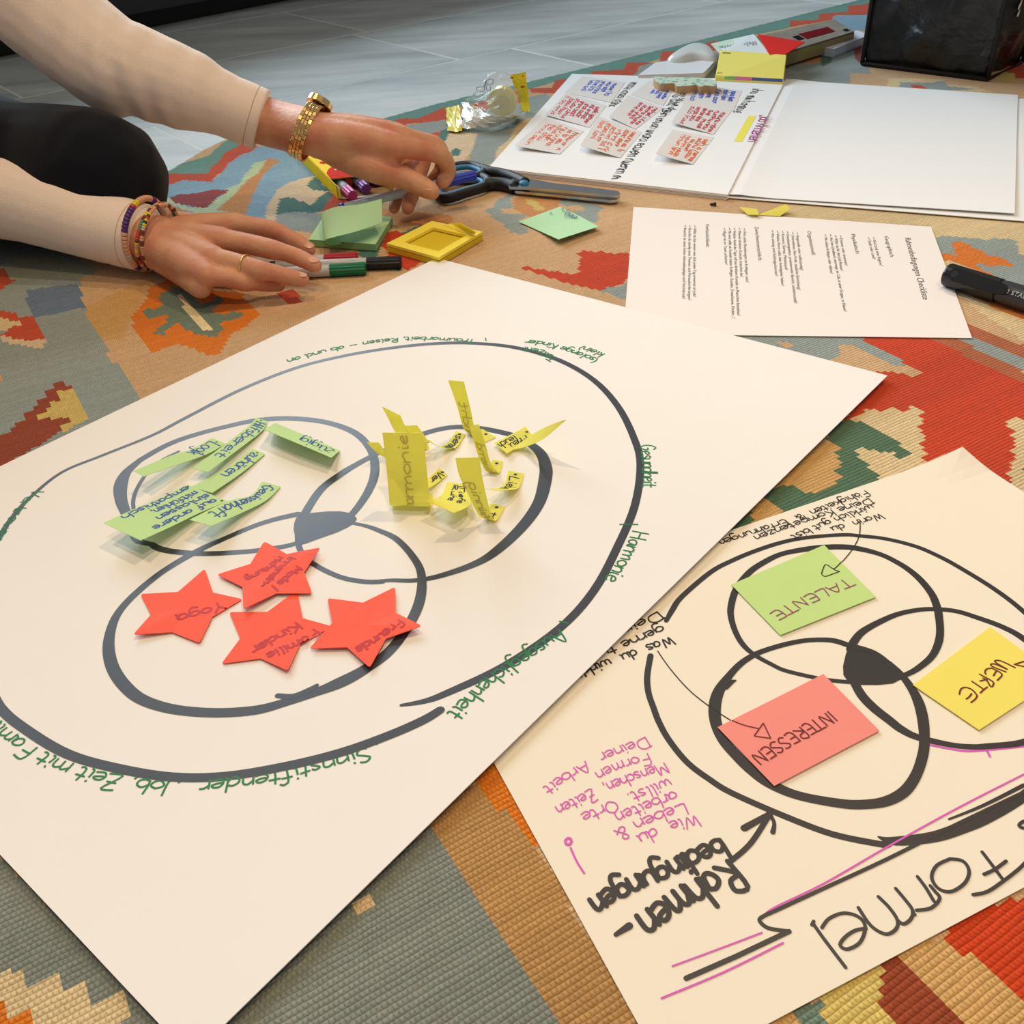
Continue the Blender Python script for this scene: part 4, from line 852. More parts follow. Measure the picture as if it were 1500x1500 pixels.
# ============================================================ drawing pad, far right
PZ = .0062
zp = zr(700, 90, 3.3333)
pad = empty('drawing_pad', P(1066, 290, 0), 'open white drawing pad with small notes on its left page, below the black bag', 'drawing pad')
lp = [P(838, 108, PZ), P(1150, 118, PZ), P(1066, 285, PZ), P(716, 245, PZ)]
for k in range(4):      # the block of pages seen from its edge
    zz = .0012+k*.0013; o_ = Vector((.0007*((k*5) % 3-1), -.0006*(k % 2), 0))
    sheet('page', [Vector((p.x, p.y, zz))+o_ for p in lp], paper2, zz, th=.0010, n=2, parent=pad)
left = sheet('left_page', lp, paper2, PZ, th=.0008, n=6, parent=pad)
rp0 = [P(1150, 120, .002), P(1520, 146, .002), P(1530, 326, .002), P(1063, 289, .002)]
sheet('page', rp0, paper2, .002, th=.0006, n=8, parent=pad)
def rlift(u, v): return .0022*math.exp(-((u)/.10)**2)-.001*math.exp(-(u/.02)**2)+.0012*u*(v > .5)*(v-.5)*2
sheet('right_page', [P(1151, 117, .0032), P(1491, 139, .0032), P(1486, 314, .0036), P(1064, 286, .0032)], paper2, .0034, th=.0005, n=20, lift=rlift, parent=pad)
pz = PZ+.0002
def scribble(S_, u0, v0, u1, amp, n, wd, mb, rs):
    """a line of small illegible handwriting"""
    t_ = ''.join(rs.choice('nmeuaoricsvwhlt ' if k % 6 else ' ') for k in range(max(4, n))); st, W_ = glyph_strokes(t_, .75)
    for q in st:
        pts = []; ups = []
        for x, y in q[::2] if len(q) > 6 else q:
            p, nn = S_(u0+(u1-u0)*x/W_, v0+amp*y/9, .0001); pts.append(p); ups.append(nn)
        if len(pts) > 1: ribbon(mb, pts, wd, ups=ups, cap=False)
ns = mat('note_offwhite', (240, 234, 230), .7, spec=.2, noise=.02, nscale=60, translucent=.12)
nb = mat('ink_biro_blue', (60, 88, 206), .6); nr_ = mat('ink_crimson', (208, 48, 72), .6); no_ = mat('ink_orange', (236, 112, 56), .6)
SN = [([(510,72),(720,100),(650,200),(425,150)], nb, 'blue-lettered white note in the far left corner of the pad', (.25,.9), .8, 0),
      ([(838,95),(965,118),(905,215),(745,160)], nb, 'blue-lettered white note in the middle top of the left page', (.4,.95), .75, 0),
      ([(1035,108),(1290,142),(1248,240),(1000,205)], nb, 'blue-lettered white note nearest the fold of the pad', (.1,.95), .75, 0),
      ([(432,150),(628,215),(545,322),(330,260)], nr_, 'red-lettered note leftmost on the pad', (.06,.95), .95, .002),
      ([(735,165),(908,225),(770,330),(640,268)], nr_, 'red-lettered note in the middle of the pad with an empty left half', (.40,.97), .9, .003),
      ([(1010,198),(1242,238),(1150,356),(945,296)], nr_, 'red-lettered note nearest the fold of the pad', (.18,.95), .95, .004),
      ([(330,272),(518,340),(400,452),(180,410)], no_, 'orange-lettered note leftmost on the pad', (.14,.96), .95, .005),
      ([(590,268),(802,345),(695,470),(500,410)], no_, 'orange-lettered note in the middle row of the pad', (.10,.96), .95, .008),
      ([(950,333),(1152,370),(1050,502),(868,450)], no_, 'orange-lettered note nearest the fold of the pad', (.28,.96), .9, .009)]
for q, ink, lab, (c0, c1), ln, lf in SN:
    (x0, y0), (x1, y1), (x2, y2), (x3, y3) = q
    # rows run across the writing direction: columns of text run down the note
    L_ = [(x1, y1, .0004), ((x1+x2)/2, (y1+y2)/2, .0004), (x2, y2, .0006)]; R_ = [(x0, y0, .0004+lf*.2), ((x0+x3)/2, (y0+y3)/2, .0006+lf*.5), (x3, y3, .0004+lf)]
    rows = [(R_[i], L_[i]) for i in range(3)]
    o, S_ = bent('sticky_note', rows, ns, lab, z0=PZ, f=zp)
    rs = random.Random(x0); nl = max(3, int((c1-c0)*8)); mb = MB()
    for k in range(nl):
        v = c0+(c1-c0)*(k+.1)/nl
        scribble(S_, .08+rs.uniform(0, .06), v, min(.96, .1+ln*rs.uniform(.6, .95)), (c1-c0)/nl*.95, 12, .0015, mb, rs)
    if ink is no_ or ink is nr_: pass
    mb.build('handwriting', ink, o, kind='stuff')
lt = (lambda u, v, off=0: (lp[0].lerp(lp[1], u).lerp(lp[3].lerp(lp[2], u), v)+Vector((0, 0, .0002+off)), Vector((0, 0, 1))))
def padline(p0, p1, amp, n, wd, ink, name='handwriting', **k):
    mb = MB(); a_, b_ = P(*zp([p0])[0], pz), P(*zp([p1])[0], pz); t = (b_-a_).normalized(); nn = Vector((-t.y, t.x, 0)); L = (b_-a_).length
    rs = random.Random(p0[0]+n)
    scribble(lambda u, v, off=0: (a_+t*(u*L)+nn*v, Vector((0, 0, 1))), 0, 0, 1, amp, n, wd, mb, rs); mb.build(name, ink, left, **k)
padline((752,95), (625,232), .016, 20, .0015, ink_black)
padline((985,130), (645,575), .016, 44, .0015, ink_black)
padline((1040,128), (880,270), .014, 20, .0014, ink_black)
padline((1350,128), (1248,250), .016, 20, .0015, ink_black)
mb = MB(); ribbon(mb, [P(*zp([(1340,266)])[0], pz), P(*zp([(1270,390)])[0], pz)], .010, cap=False); mb.build('highlighter_line', mat('highlighter_yellow', (240, 232, 90), .6), left)
words('Job Kriterien', zp([(1385,262),(1315,392)]), .0085, .0017, pz+.0002, mat('ink_purple', (170, 50, 140), .6), left, lab='purple handwritten heading')

# wavy wooden peg with a printed mint top
zq = zr(920, 30, 4.167)
wd_ = empty('wooden_clip', P(1000, 128, PZ), 'wavy wooden clip with mint patterned top on the upper edge of the pad', 'clip')
out = [(155,352),(175,344),(260,350),(420,350),(530,366),(542,385),(530,402),(480,398),(440,404),(415,392),(380,398),(300,402),(283,385),(250,384),(200,388),(172,372)]
z_t = PZ+.010
pts = [P(*q, z_t) for q in zq(out)]
mb = MB(); mb.prism([(p.x, p.y) for p in catmull(pts, 3, True)[:-1]], PZ+.0002, z_t); mb.build('wood_body', mat('beech_wood', (200, 160, 116), .6, noise=.12, nscale=60), wd_)
mb = MB(); mb.prism([(p.x, p.y) for p in catmull(pts, 3, True)[:-1]], z_t, z_t+.0004)
def mint():
    mt = mat('mint_print', (196, 222, 196), .5); nt = mt.node_tree; b = nt.nodes['Principled BSDF']
    v = nt.nodes.new('ShaderNodeTexVoronoi'); v.inputs['Scale'].default_value = 110; cr = nt.nodes.new('ShaderNodeValToRGB'); tc = nt.nodes.new('ShaderNodeTexCoord')
    cr.color_ramp.elements[0].position = .25; cr.color_ramp.elements[0].color = lin((120, 170, 140))+(1,); cr.color_ramp.elements[1].position = .4; cr.color_ramp.elements[1].color = lin((206, 226, 206))+(1,)
    nt.links.new(tc.outputs['Object'], v.inputs[0]); nt.links.new(v.outputs['Distance'], cr.inputs[0]); nt.links.new(cr.outputs[0], b.inputs['Base Color']); return mt
mb.build('printed_top', mint(), wd_)

# ------------------------------------------------------------ small things between the pad and the bag
def slab(mb, q4, z0, z1, mi=0):
    """block under a quad given by world points; bottom dropped straight down"""
    pass
def block(name, top, th, mt, parent=None, bev=.0006, **k):
    """block whose top face has the 4 given world corners, th = thickness along the face normal"""
    n_ = (top[1]-top[0]).cross(top[3]-top[0]).normalized()
    if n_.z < 0: top = [top[0], top[3], top[2], top[1]]; n_ = -n_
    bm = bmesh.new(); v = [bm.verts.new(p) for p in top]+[bm.verts.new(p-n_*th) for p in top]
    for f in ((0, 1, 2, 3), (7, 6, 5, 4), (0, 4, 5, 1), (1, 5, 6, 2), (2, 6, 7, 3), (3, 7, 4, 0)): bm.faces.new([v[i] for i in f])
    if bev: bmesh.ops.bevel(bm, geom=bm.edges[:], offset=bev, segments=2, affect='EDGES')
    me = bpy.data.meshes.new(name); bm.to_mesh(me); bm.free()
    return link(name, me, mt, parent, **k)
# white notepad
t4 = [P(934, 110, .010), P(960, 91, .010), P(1054, 83, .010), P(1031, 107, .010)]
o = empty('notepad', P(985, 112, 0), 'blank white notepad left of the yellow pad, at the far edge of the rug', 'notepad')
block('cover', t4, .0012, mat('white_card', (236, 238, 240), .45), o)
block('pages', [p-Vector((0, 0, .0014)) for p in t4], .008, paper2, o)
# white plastic dispenser: domed shell with a slot
o = empty('tape_dispenser', P(1010, 92, 0), 'rounded white plastic dispenser behind the blank white notepad', 'dispenser')
wp = mat('white_plastic', (232, 234, 230), .3, coat=.2)
prof = catmull([P(x, y, .012) for x, y in [(977,88),(985,81),(999,73),(1014,67),(1030,67),(1042,72),(1051,84),(1046,88),(1020,86),(996,90)]], 4, True)[:-1]
cen = sum(prof, Vector())/len(prof); mb = MB(); rings = []
for k, (sc, z) in enumerate(((.96, .002), (1.0, .006), (1.0, .009), (.95, .014), (.82, .018), (.5, .020))):
    rings.append([Vector((cen.x+(p.x-cen.x)*sc, cen.y+(p.y-cen.y)*sc, z)) for p in prof])
n = len(prof); vs = [p for r in rings for p in r]; fs = [[r*n+i, r*n+(i+1) % n, (r+1)*n+(i+1) % n, (r+1)*n+i] for r in range(5) for i in range(n)]+[[5*n+i for i in range(n)]]
mb.add(vs, fs); mb.build('shell', wp, o, smooth=True)
# leaflet, red card
o = block('leaflet', [P(1041, 64, .020), P(1104, 50, .036), P(1130, 80, .030), P(1056, 80, .022)], .0006, mat('leaflet_white', (222, 230, 226), .8, spec=.15), None, 0, label='white leaflet with grey upside-down lettering behind the yellow pad', cat='leaflet')
def on_quad(q4, pts2, off=.0004):
    n_ = (q4[1]-q4[0]).cross(q4[3]-q4[0]).normalized(); n_ = n_ if n_.z > 0 else -n_
    return [q4[0].lerp(q4[1], u).lerp(q4[3].lerp(q4[2], u), v)+n_*off for u, v in pts2], n_
lq = [P(1041, 64, .020), P(1104, 50, .036), P(1130, 80, .030), P(1056, 80, .022)]
mb = MB(); q, n_ = on_quad(lq, [(.0,.05),(.5,.05),(.42,.95),(.1,.95)]); mb.add(q, [[0, 1, 2, 3]]); mb.build('green_tint', mat('leaflet_green', (204, 226, 196), .5), o)
mb = MB(); rs = random.Random(3)
q, n_ = on_quad(lq, [(.90-.78*k/26, .34+(.20 if k % 2 else 0)*rs.uniform(.6, 1.2)) for k in range(27)], .0008); ribbon(mb, q, .0022, up=n_, cap=False); mb.build('grey_lettering', mat('print_grey', (150, 154, 156), .6), o)
block('red_card', [P(1108, 54, .040), P(1117, 49, .042), P(1179, 61, .036), P(1150, 80, .030), P(1128, 79, .030)][0:4] if False else [P(1110, 50, .040), P(1179, 61, .036), P(1151, 79, .032), P(1127, 79, .032)], .0012, mat('card_red', (232, 40, 34), .75, spec=.15), None, 0, label='bright red card leaning between the leaflet and the plastic box', cat='card')
# clear plastic box with khaki side and red label
o = empty('plastic_box', P(1160, 92, 0), 'flat clear plastic box with khaki side and dark red label, left of the black bag', 'box')
bt = [P(1152, 76, .024), P(1252, 46, .024), P(1222, 28, .024), P(1108, 53, .024)]
block('body', [p-Vector((0, 0, .002)) for p in bt], .018, mat('khaki_plastic', (150, 140, 92), .45, noise=.15, nscale=50), o)
block('lid', bt, .0016, mat('clear_lid', (140, 134, 120), .7, spec=.2, noise=.35, nscale=40), o)
def uvq(q4, u0, v0, u1, v1, off): return on_quad(q4, [(u0, v0), (u1, v0), (u1, v1), (u0, v1)], off)[0]
mb = MB(); mb.add(uvq(bt, .40, .28, .80, .62, .0006), [[0, 1, 2, 3]]); mb.build('label', mat('label_dark_red', (112, 16, 24), .9, spec=.05), o)
mb = MB(); mb.add(uvq(bt, .30, .32, .38, .56, .0006), [[0, 1, 2, 3]]); mb.build('label', mat('label_black', (20, 18, 20), .9, spec=.05), o)
mb = MB(); mb.add(uvq(bt, .90, .12, .96, .26, .0006), [[0, 1, 2, 3]]); mb.build('label', MATS['label_black'], o)
# white and blue notepad
o = empty('notepad', P(1215, 78, 0), 'white notepad with pale blue pages beside the black bag', 'notepad')
t4 = [P(1186, 66, .013), P(1256, 44, .013), P(1274, 51, .013), P(1222, 72, .013)]
block('cover', t4, .0012, mat('pale_lilac_card', (226, 230, 240), .7), o); block('pages', [p-Vector((0, 0, .0014)) for p in t4], .011, mat('blueish_paper', (196, 206, 226), .7), o)
# yellow sticky pad leaning on the pile
o = empty('sticky_pad', P(1098, 120, 0), 'yellow pad with small print and coloured stripes along its lower edge', 'sticky pad')
t4 = [P(1047, 116, .0085), P(1147, 121, .0085), P(1152, 80, .032), P(1055, 73, .032)]
block('pad_block', t4, .0075, mat('pad_yellow', (255, 242, 116), .6), o)
for u0, u1, cn, cc in ((.01, .14, 'stripe_yellow', (222, 204, 70)), (.14, .31, 'stripe_green', (110, 168, 96)), (.31, .55, 'stripe_pink', (214, 96, 140)), (.55, .99, 'stripe_navy', (64, 76, 136))):
    mb = MB(); mb.add(on_quad(t4, [(u0, .012), (u1, .012), (u1, .12), (u0, .12)], .0004)[0], [[0, 1, 2, 3]]); mb.build('colour_stripe', mat(cn, cc, .5), o)
for u0, v0, u1 in ((.03, .19, .24), (.05, .88, .16)):
    mb = MB(); rs = random.Random(5); q, n_ = on_quad([t4[0], t4[1], t4[2], t4[3]], [(u0+(u1-u0)*k/18, v0+(.05 if k % 2 else 0)) for k in range(19)], .0003); ribbon(mb, q, .0012, up=n_, cap=False)
    mb.build('small_print', ink_black, o)

# ------------------------------------------------------------ black bag
bag = empty('tote_bag', (.66, 1.55, 0), 'glossy black tote bag with white lettering at the top right', 'bag')
def bagmat():
    mt = mat('black_foil_fabric', (27, 29, 33), .44, spec=.5, coat=.15); nt = mt.node_tree; b = nt.nodes['Principled BSDF']
    tc = nt.nodes.new('ShaderNodeTexCoord'); nz = nt.nodes.new('ShaderNodeTexNoise'); nz.inputs['Scale'].default_value = 13; nz.inputs['Detail'].default_value = 3; nz.inputs['Distortion'].default_value = .9
    bp = nt.nodes.new('ShaderNodeBump'); bp.inputs['Distance'].default_value = .02
    nt.links.new(tc.outputs['Object'], nz.inputs[0]); nt.links.new(nz.outputs[0], bp.inputs['Height']); nt.links.new(bp.outputs[0], b.inputs['Normal']); return mt
bm_ = bagmat()
B0, B1 = Vector((.566, 1.583, 0)), Vector((.699, 1.449, 0)); fd = (B1-B0).normalized(); sdv = Vector((-fd.y, fd.x, 0)); W0 = (B1-B0).length; D0 = .125; HB = .30
def bagpt(u, v, w, face):   # u across front, v depth, w height
    bul = .010*math.sin(math.pi*u)*math.sin(math.pi*min(1, w*1.2)); 
    return B0+fd*(u*W0)+sdv*(v*D0)+Vector((0, 0, .002+w*HB))
mb = MB(); nu, nw = 22, 26; per = []
for i in range(nu): per.append((i/nu, 0))
for i in range(14): per.append((1, i/14))
for i in range(nu): per.append((1-i/nu, 1))
for i in range(14): per.append((0, 1-i/14))
rb = random.Random(11); ph = [rb.uniform(0, 6) for _ in range(8)]; vs = []
for j in range(nw+1):
    w_ = j/nw
    for (u, v) in per:
        c_ = Vector((.5, .5)); dirv = fd*((u-.5))*W0+sdv*((v-.5))*D0
        s_ = .006*math.sin(9*u+5*w_+ph[0])+.004*math.sin(15*u-19*w_+ph[1])+.004*math.sin(13*v+14*w_+ph[2])
        edge = min(1, 4*min(abs(u-0) if v in (0, 1) else abs(v), abs(1-u) if v in (0, 1) else abs(1-v)))
        off = s_*edge+.012*math.sin(math.pi*(u if v in (0, 1) else v))*math.sin(math.pi*min(1, w_))-.006*math.exp(-w_*18)
        vs.append(B0+fd*(u*W0)+sdv*(v*D0)+dirv.normalized()*off+Vector((0, 0, .0015+w_*HB+.004*math.sin(8*u+ph[3])*w_)))
n = len(per); fs = [[j*n+i, j*n+(i+1) % n, (j+1)*n+(i+1) % n, (j+1)*n+i] for j in range(nw) for i in range(n)]+[[i for i in range(n)][::-1]]
mb.add(vs, fs); mb.build('body', bm_, bag, smooth=True)
trim = mat('black_binding', (12, 12, 13), .55)
for (u, v) in ((0, 0), (1, 0), (1, 1), (0, 1)):
    mb = MB(); p = B0+fd*(u*W0)+sdv*(v*D0)
    mb.tube([p+Vector((0, 0, .004+HB*k/10)) for k in range(11)], .0034, 8); mb.build('edge_binding', trim, bag, smooth=True)
q4 = [B0+Vector((0, 0, .0036)), B1+Vector((0, 0, .0036)), B1+sdv*D0+Vector((0, 0, .0036)), B0+sdv*D0+Vector((0, 0, .0036))]
mb = MB(); mb.tube(q4+[q4[0]], .0032, 8, caps=False); mb.build('edge_binding', trim, bag, smooth=True)
wm = mat('white_print', (222, 216, 206), .5)
def bagquad(u0, w0, pts, side=False):
    if side: return [B1+fd*.012+sdv*(x*D0)+Vector((0, 0, y)) for x, y in pts]
    return [B0-sdv*.016+fd*(x*W0)+Vector((0, 0, y)) for x, y in pts]
mb = MB(); a_ = [(.50+.13*math.cos(t)*1.0, .128+.012*math.sin(t)) for t in [math.pi*k/10+math.pi for k in range(11)]]
ribbon(mb, bagquad(0, 0, a_), .007, up=-sdv, cap=True); mb.build('white_letter', wm, bag)
for k, st in enumerate(([(.18,.092),(.32,.108),(.5,.112)], [(.20,.083),(.42,.098),(.60,.094)], [(.30,.075),(.55,.083),(.66,.079)], [(.62,.118),(.72,.112),(.80,.122),(.72,.130),(.62,.124)], [(.7,.10),(.82,.104),(.9,.112)])):
    mb = MB(); ribbon(mb, catmull(bagquad(0, 0, st, True), 4), .007, up=fd); mb.build('white_letter', wm, bag)
for s_ in (0, 1):
    mb = MB(); pts = catmull([B0+fd*W0*x+sdv*D0*s_+Vector((0, 0, z)) for x, z in ((.28, .27), (.30, .38), (.5, .44), (.7, .38), (.72, .27))], 6)
    ribbon(mb, pts, .025, up=sdv); o_ = mb.build('handle', trim, bag)
    sm = o_.modifiers.new('s', 'SOLIDIFY'); sm.thickness = .002
# second dark thing behind it at the frame edge
o = empty('backpack', (.86, 1.64, 0), 'dark grey rounded bag at the right edge behind the tote bag', 'bag')
bm = bmesh.new(); bmesh.ops.create_icosphere(bm, subdivisions=4, radius=1)
for v in bm.verts:
    d_ = v.co.copy(); k_ = (abs(d_.x)**4+abs(d_.y)**4+abs(d_.z)**4)**.25; c_ = d_/k_*(1+.02*math.sin(9*d_.x+7*d_.z))
    v.co = Vector((.895+c_.x*.075, 1.66+c_.y*.09, .162+c_.z*.15))
me = bpy.data.meshes.new('body'); bm.to_mesh(me); bm.free(); link('body', me, mat('charcoal_fabric', (30, 33, 32), .8, noise=.1, nscale=80, bump=.0006, bscale=300), o, smooth=True)
mb = MB(); mb.tube(catmull([Vector((.83, 1.59, .20)), Vector((.82, 1.57, .12)), Vector((.83, 1.56, .05)), Vector((.85, 1.55, .012))], 5), .006, 8); mb.build('strap', trim, o, smooth=True)

# ------------------------------------------------------------ marker at the right edge
mk = mat('marker_body_charcoal', (44, 48, 56), .34, coat=.2); mkb = mat('marker_cap_black', (18, 18, 20), .32, coat=.2)
e0, e1 = P(1388, 402, .0105), P(1560, 456, .0105); ax = (e1-e0).normalized(); R0 = .0098; LM = .135
o = empty('marker', (e0.x, e0.y, 0), 'thick charcoal marker with white lettering beside the printed page', 'marker')
mb = MB(); mb.tube([e0+ax*t for t in (.0, .0015, .047)], [R0*.96, R0, R0], 24); mb.build('cap', mkb, o, smooth=False)
mb = MB(); mb.tube([e0+ax*t for t in (.047, .049, .052, LM-.004, LM)], [R0*.93, R0*.93, R0*.98, R0*.98, R0*.8], 24); mb.build('barrel', mk, o, smooth=True)
side = Vector((0, 0, 1)).cross(ax).normalized(); up_ = Vector((0, 0, 1)); fr = (up_*.55+side*-.83).normalized() if (side.y > 0) else (up_*.55+side*.83).normalized()
tq = ax.cross(fr)
mb = MB(); pr = [(.012, .0046), (.010, .0058), (.028, .0052), (.050, .0048), (.056, .0036), (.058, 0)]
pts2 = [(x, y) for x, y in pr]+[(x, -y) for x, y in reversed(pr)]
base = [e0+ax*x+tq*y+fr*(R0*.86) for x, y in pts2]; topv = [p+fr*.0032 for p in base]; n = len(base)
mb.add(base+topv, [list(range(n)), list(range(n, 2*n))]+[[i, (i+1) % n, n+(i+1) % n, n+i] for i in range(n)]); c_ = mb.build('clip', mkb, o)
bm = bmesh.new(); bm.from_mesh(c_.data); bmesh.ops.recalc_face_normals(bm, faces=bm.faces); bm.to_mesh(c_.data); bm.free()
mb = MB(); mb.tube([e0+ax*.011+fr*(R0*.9), e0+ax*.011+fr*(R0+.0012)], .0052, 20); mb.build('button', mkb, o)
mb = MB(); mb.tube([e0+ax*.011+fr*(R0+.0010), e0+ax*.011+fr*(R0+.0020)], .0030, 20); mb.build('button_center', mat('button_grey', (40, 44, 48), .3), o)
vs_, fs_ = font_mesh('STAEDTLER'); W_ = max(v.x for v in vs_); mb = MB(); em = .0052; Lt = .029
def wrapm(x, y):
    th = (y-em*.35)/R0*1.0; return e0+ax*(.0605+x)+(fr*math.cos(th)+(-tq)*math.sin(th)*(-1 if (-tq).z < 0 else 1))*(R0*.985)
mb.add([wrapm(v.x*Lt/W_, v.y*em) for v in vs_], fs_); mb.build('lettering', mat('print_silver', (206, 208, 210), .4), o, label='white lettering STAEDTLER')
mb = MB(); mb.add([wrapm(-.0032+.0013*math.cos(k*math.pi/5), em*.35+.0020*math.sin(k*math.pi/5)) for k in range(10)], [list(range(10))]); mb.build('emblem', MATS['print_silver'], o)

# ------------------------------------------------------------ scissors
sc = empty('scissors', P(767, 268, 0), 'large scissors with black and blue handles pointing at the drawing pad', 'scissors')
zc = zr(640, 60, 4.167)
steel = mat('brushed_steel', (190, 194, 198), .22, metal=1, noise=.05, nscale=40)
hb = mat('handle_black', (20, 21, 23), .5); hu = mat('handle_blue', (40, 122, 168), .5)
def outl(pts, z0, z1, name, m_, parent):
    q = [P(x, y, z1) for x, y in zc(pts)]; mb = MB(); mb.prism([(p.x, p.y) for p in q], z0, z1); return mb.build(name, m_, parent)
outl([(410,862),(470,838),(560,838),(700,865),(900,888),(1105,915),(1120,932),(1100,942),(900,925),(700,905),(540,893),(440,890)], .0072, .0100, 'blade', steel, sc)
outl([(440,895),(560,900),(760,918),(930,935),(1120,945),(1100,968),(1060,972),(760,942),(480,915)], .0030, .0058, 'blade', steel, sc)
pv = P(*zc([(530, 856)])[0], .0128); mb = MB(); mb.tube([pv-Vector((0, 0, .011)), pv-Vector((0, 0, .002)), pv], [.0058, .0058, .0042], 20); mb.build('pivot', hu, sc, smooth=True)
def loop(pts, r, z, name, m_, closed=True, rr=None):
    q = catmull([P(x, y, z) for x, y in zc(pts)], 5, closed); mb = MB()
    if closed: q = q[:-1]; q = q+[q[0], q[1]]
    mb.tube(q, r, 10, caps=not closed); return mb.build(name, m_, sc, smooth=True)
loop([(60,800),(110,765),(200,755),(265,775),(285,800),(250,825),(150,832),(80,830)], .0046, .0085, 'handle_ring', hb)
loop([(78,802),(120,778),(195,770),(250,785),(265,800),(235,814),(150,818),(90,815)], .0030, .0095, 'handle_liner', hu)
loop([(275,782),(330,800),(400,812),(470,835),(540,868)], [.0060]*6+[.0068]*5+[.0070]*5+[.0060]*5 if False else .0062, .0085, 'handle_shank', hb, closed=False)
loop([(-10,930),(10,880),(90,840),(230,825),(310,850),(290,890),(180,925),(60,960)], .0055, .0070, 'handle_ring', hb)
loop([(15,925),(40,885),(110,855),(225,845),(280,862),(255,885),(160,910),(60,940)], .0030, .0085, 'handle_liner', hu)
loop([(290,880),(350,872),(420,878),(480,895)], .0072, .0070, 'handle_shank', hb, closed=False)

# ------------------------------------------------------------ felt pen box
FL, FR, BL = P(496, 292, 0), P(580, 283, 0), P(434, 229, 0); BR = FR+BL-FL; HBX = .016
bx = empty('pen_box', (FL.x, FL.y, 0), 'open yellow and red cardboard box of felt pens under the raised hand', 'box')
yb = mat('carton_yellow', (244, 212, 30), .7, spec=.15, noise=.03, nscale=30); kr = mat('carton_inside', (176, 148, 110), .7)
UPV = Vector((0, 0, 1))
def panel(name, q4, m_, th=.0007):
    n_ = (q4[1]-q4[0]).cross(q4[3]-q4[0]).normalized()*th; mb = MB(); mb.add(list(q4)+[p+n_ for p in q4], [[3, 2, 1, 0], [4, 5, 6, 7], [0, 1, 5, 4], [1, 2, 6, 5], [2, 3, 7, 6], [3, 0, 4, 7]]); return mb.build(name, m_, bx)
z0v = UPV*.0006; hv = UPV*HBX
panel('bottom_panel', [FL+z0v, FR+z0v, BR+z0v, BL+z0v], kr)
panel('side_panel', [BL+z0v, FL+z0v, FL+hv, BL+hv], yb); panel('side_panel', [FR+z0v, BR+z0v, BR+hv, FR+hv], yb); panel('back_panel', [BR+z0v, BL+z0v, BL+hv, BR+hv], yb)
bd_ = (BL-FL).normalized(); rd = (FR-FL).normalized(); Lb = (BL-FL).length; Wb = (FR-FL).length
T = lambda u, v, o_=.0: FL+rd*(u*Wb)+bd_*(v*Lb)+UPV*(HBX+o_)
panel('top_panel', [T(0, .12), T(1, .12), T(1, 1), T(0, 1)], yb)
panel('flap', [FL+hv*1.0-bd_*.0, FL+hv*.95-bd_*.012, FL+hv*.35-bd_*.014, FL+hv*.1], mat('carton_olive', (206, 180, 40), .5))
panel('flap', [FL+z0v, FL+z0v-bd_*.006+rd*.01, FR+z0v-bd_*.006, FR+z0v], mat('carton_white', (226, 222, 214), .6))
def topprint(name, uv, m_, off=.0009):
    mb = MB(); mb.add([T(u, v, off) for u, v in uv], [list(range(len(uv)))]); o_ = mb.build(name, m_, bx); return o_
topprint('red_swoosh', [(0,.12),(1,.12),(1,.52),(.8,.50),(.55,.46),(.3,.40),(.12,.32),(.02,.24)], mat('carton_red', (206, 48, 32), .8, spec=.1))
topprint('blue_band', [(0,.74),(1,.74),(1,.98),(0,.98)], mat('carton_blue', (120, 140, 190), .8, spec=.1)); topprint('white_band', [(0,.70),(1,.70),(1,.735),(0,.735)], MATS['carton_white'])
topprint('red_oval', [(.14+.06*math.cos(t), .47+.03*math.sin(t)) for t in [k*math.pi/6 for k in range(12)]], MATS['carton_red'])
topprint('picture', [(.42+.13*math.cos(t), .60+.04*math.sin(t)) for t in [k*math.pi/6 for k in range(12)]], mat('picture_cream', (238, 226, 190), .5), .0010)
vs_, fs_ = font_mesh('maler'); W_ = max(v.x for v in vs_); mb = MB(); mb.add([T(.62-.42*v.x/W_, .34-.13*v.y, .0012) for v in vs_], fs_); mb.build('lettering', mat('print_white', (238, 234, 226), .5), bx, label='white lettering maler')
def felt_pen(a_, b_, r, capm, bodym, label, group=None, cl=.045, name='felt_pen', ribs=12):
    """pen lying from a_ (cap tip) to b_ (tail)"""
    o_ = empty(name, (a_.x, a_.y, max(0, a_.z-r)), label, 'pen', group); t = (b_-a_).normalized(); L_ = (b_-a_).length
    mb = MB(); seg = ribs*2; pts = [a_, a_+t*.001, a_+t*cl*.96, a_+t*cl]
    up0 = Vector((0, 0, 1)); s0 = t.cross(up0).normalized(); u0_ = s0.cross(t)
    vs = []; fs = []
    for i, (p, k_) in enumerate(zip(pts, (.82, 1, 1, 1))):
        for j in range(seg):
            th = 2*math.pi*j/seg; rr = r*k_*(1 if j % 2 else (.88 if i in (0, 1) else .90)); vs.append(p+(s0*math.cos(th)+u0_*math.sin(th))*rr)
    for i in range(3):
        for j in range(seg): fs.append([i*seg+j, i*seg+(j+1) % seg, (i+1)*seg+(j+1) % seg, (i+1)*seg+j])
    fs.append(list(range(seg))[::-1]); fs.append([3*seg+j for j in range(seg)]); mb.add(vs, fs); mb.build('cap', capm, o_)
    mb = MB(); mb.tube([a_+t*cl, a_+t*(cl+.001), a_+t*(L_-.006)], [r*.80, r*.92, r*.92], 20); mb.build('barrel', bodym, o_, smooth=True)
    mb = MB(); mb.tube([a_+t*(L_-.006), a_+t*(L_-.001), a_+t*L_], [r*.95, r*.95, r*.7], 20); mb.build('end_plug', capm, o_, smooth=True)
    return o_
barrel = mat('pen_barrel_grey', (186, 190, 190), .3, noise=.08, nscale=60); bblue = mat('pen_barrel_blue', (150, 176, 206), .35)
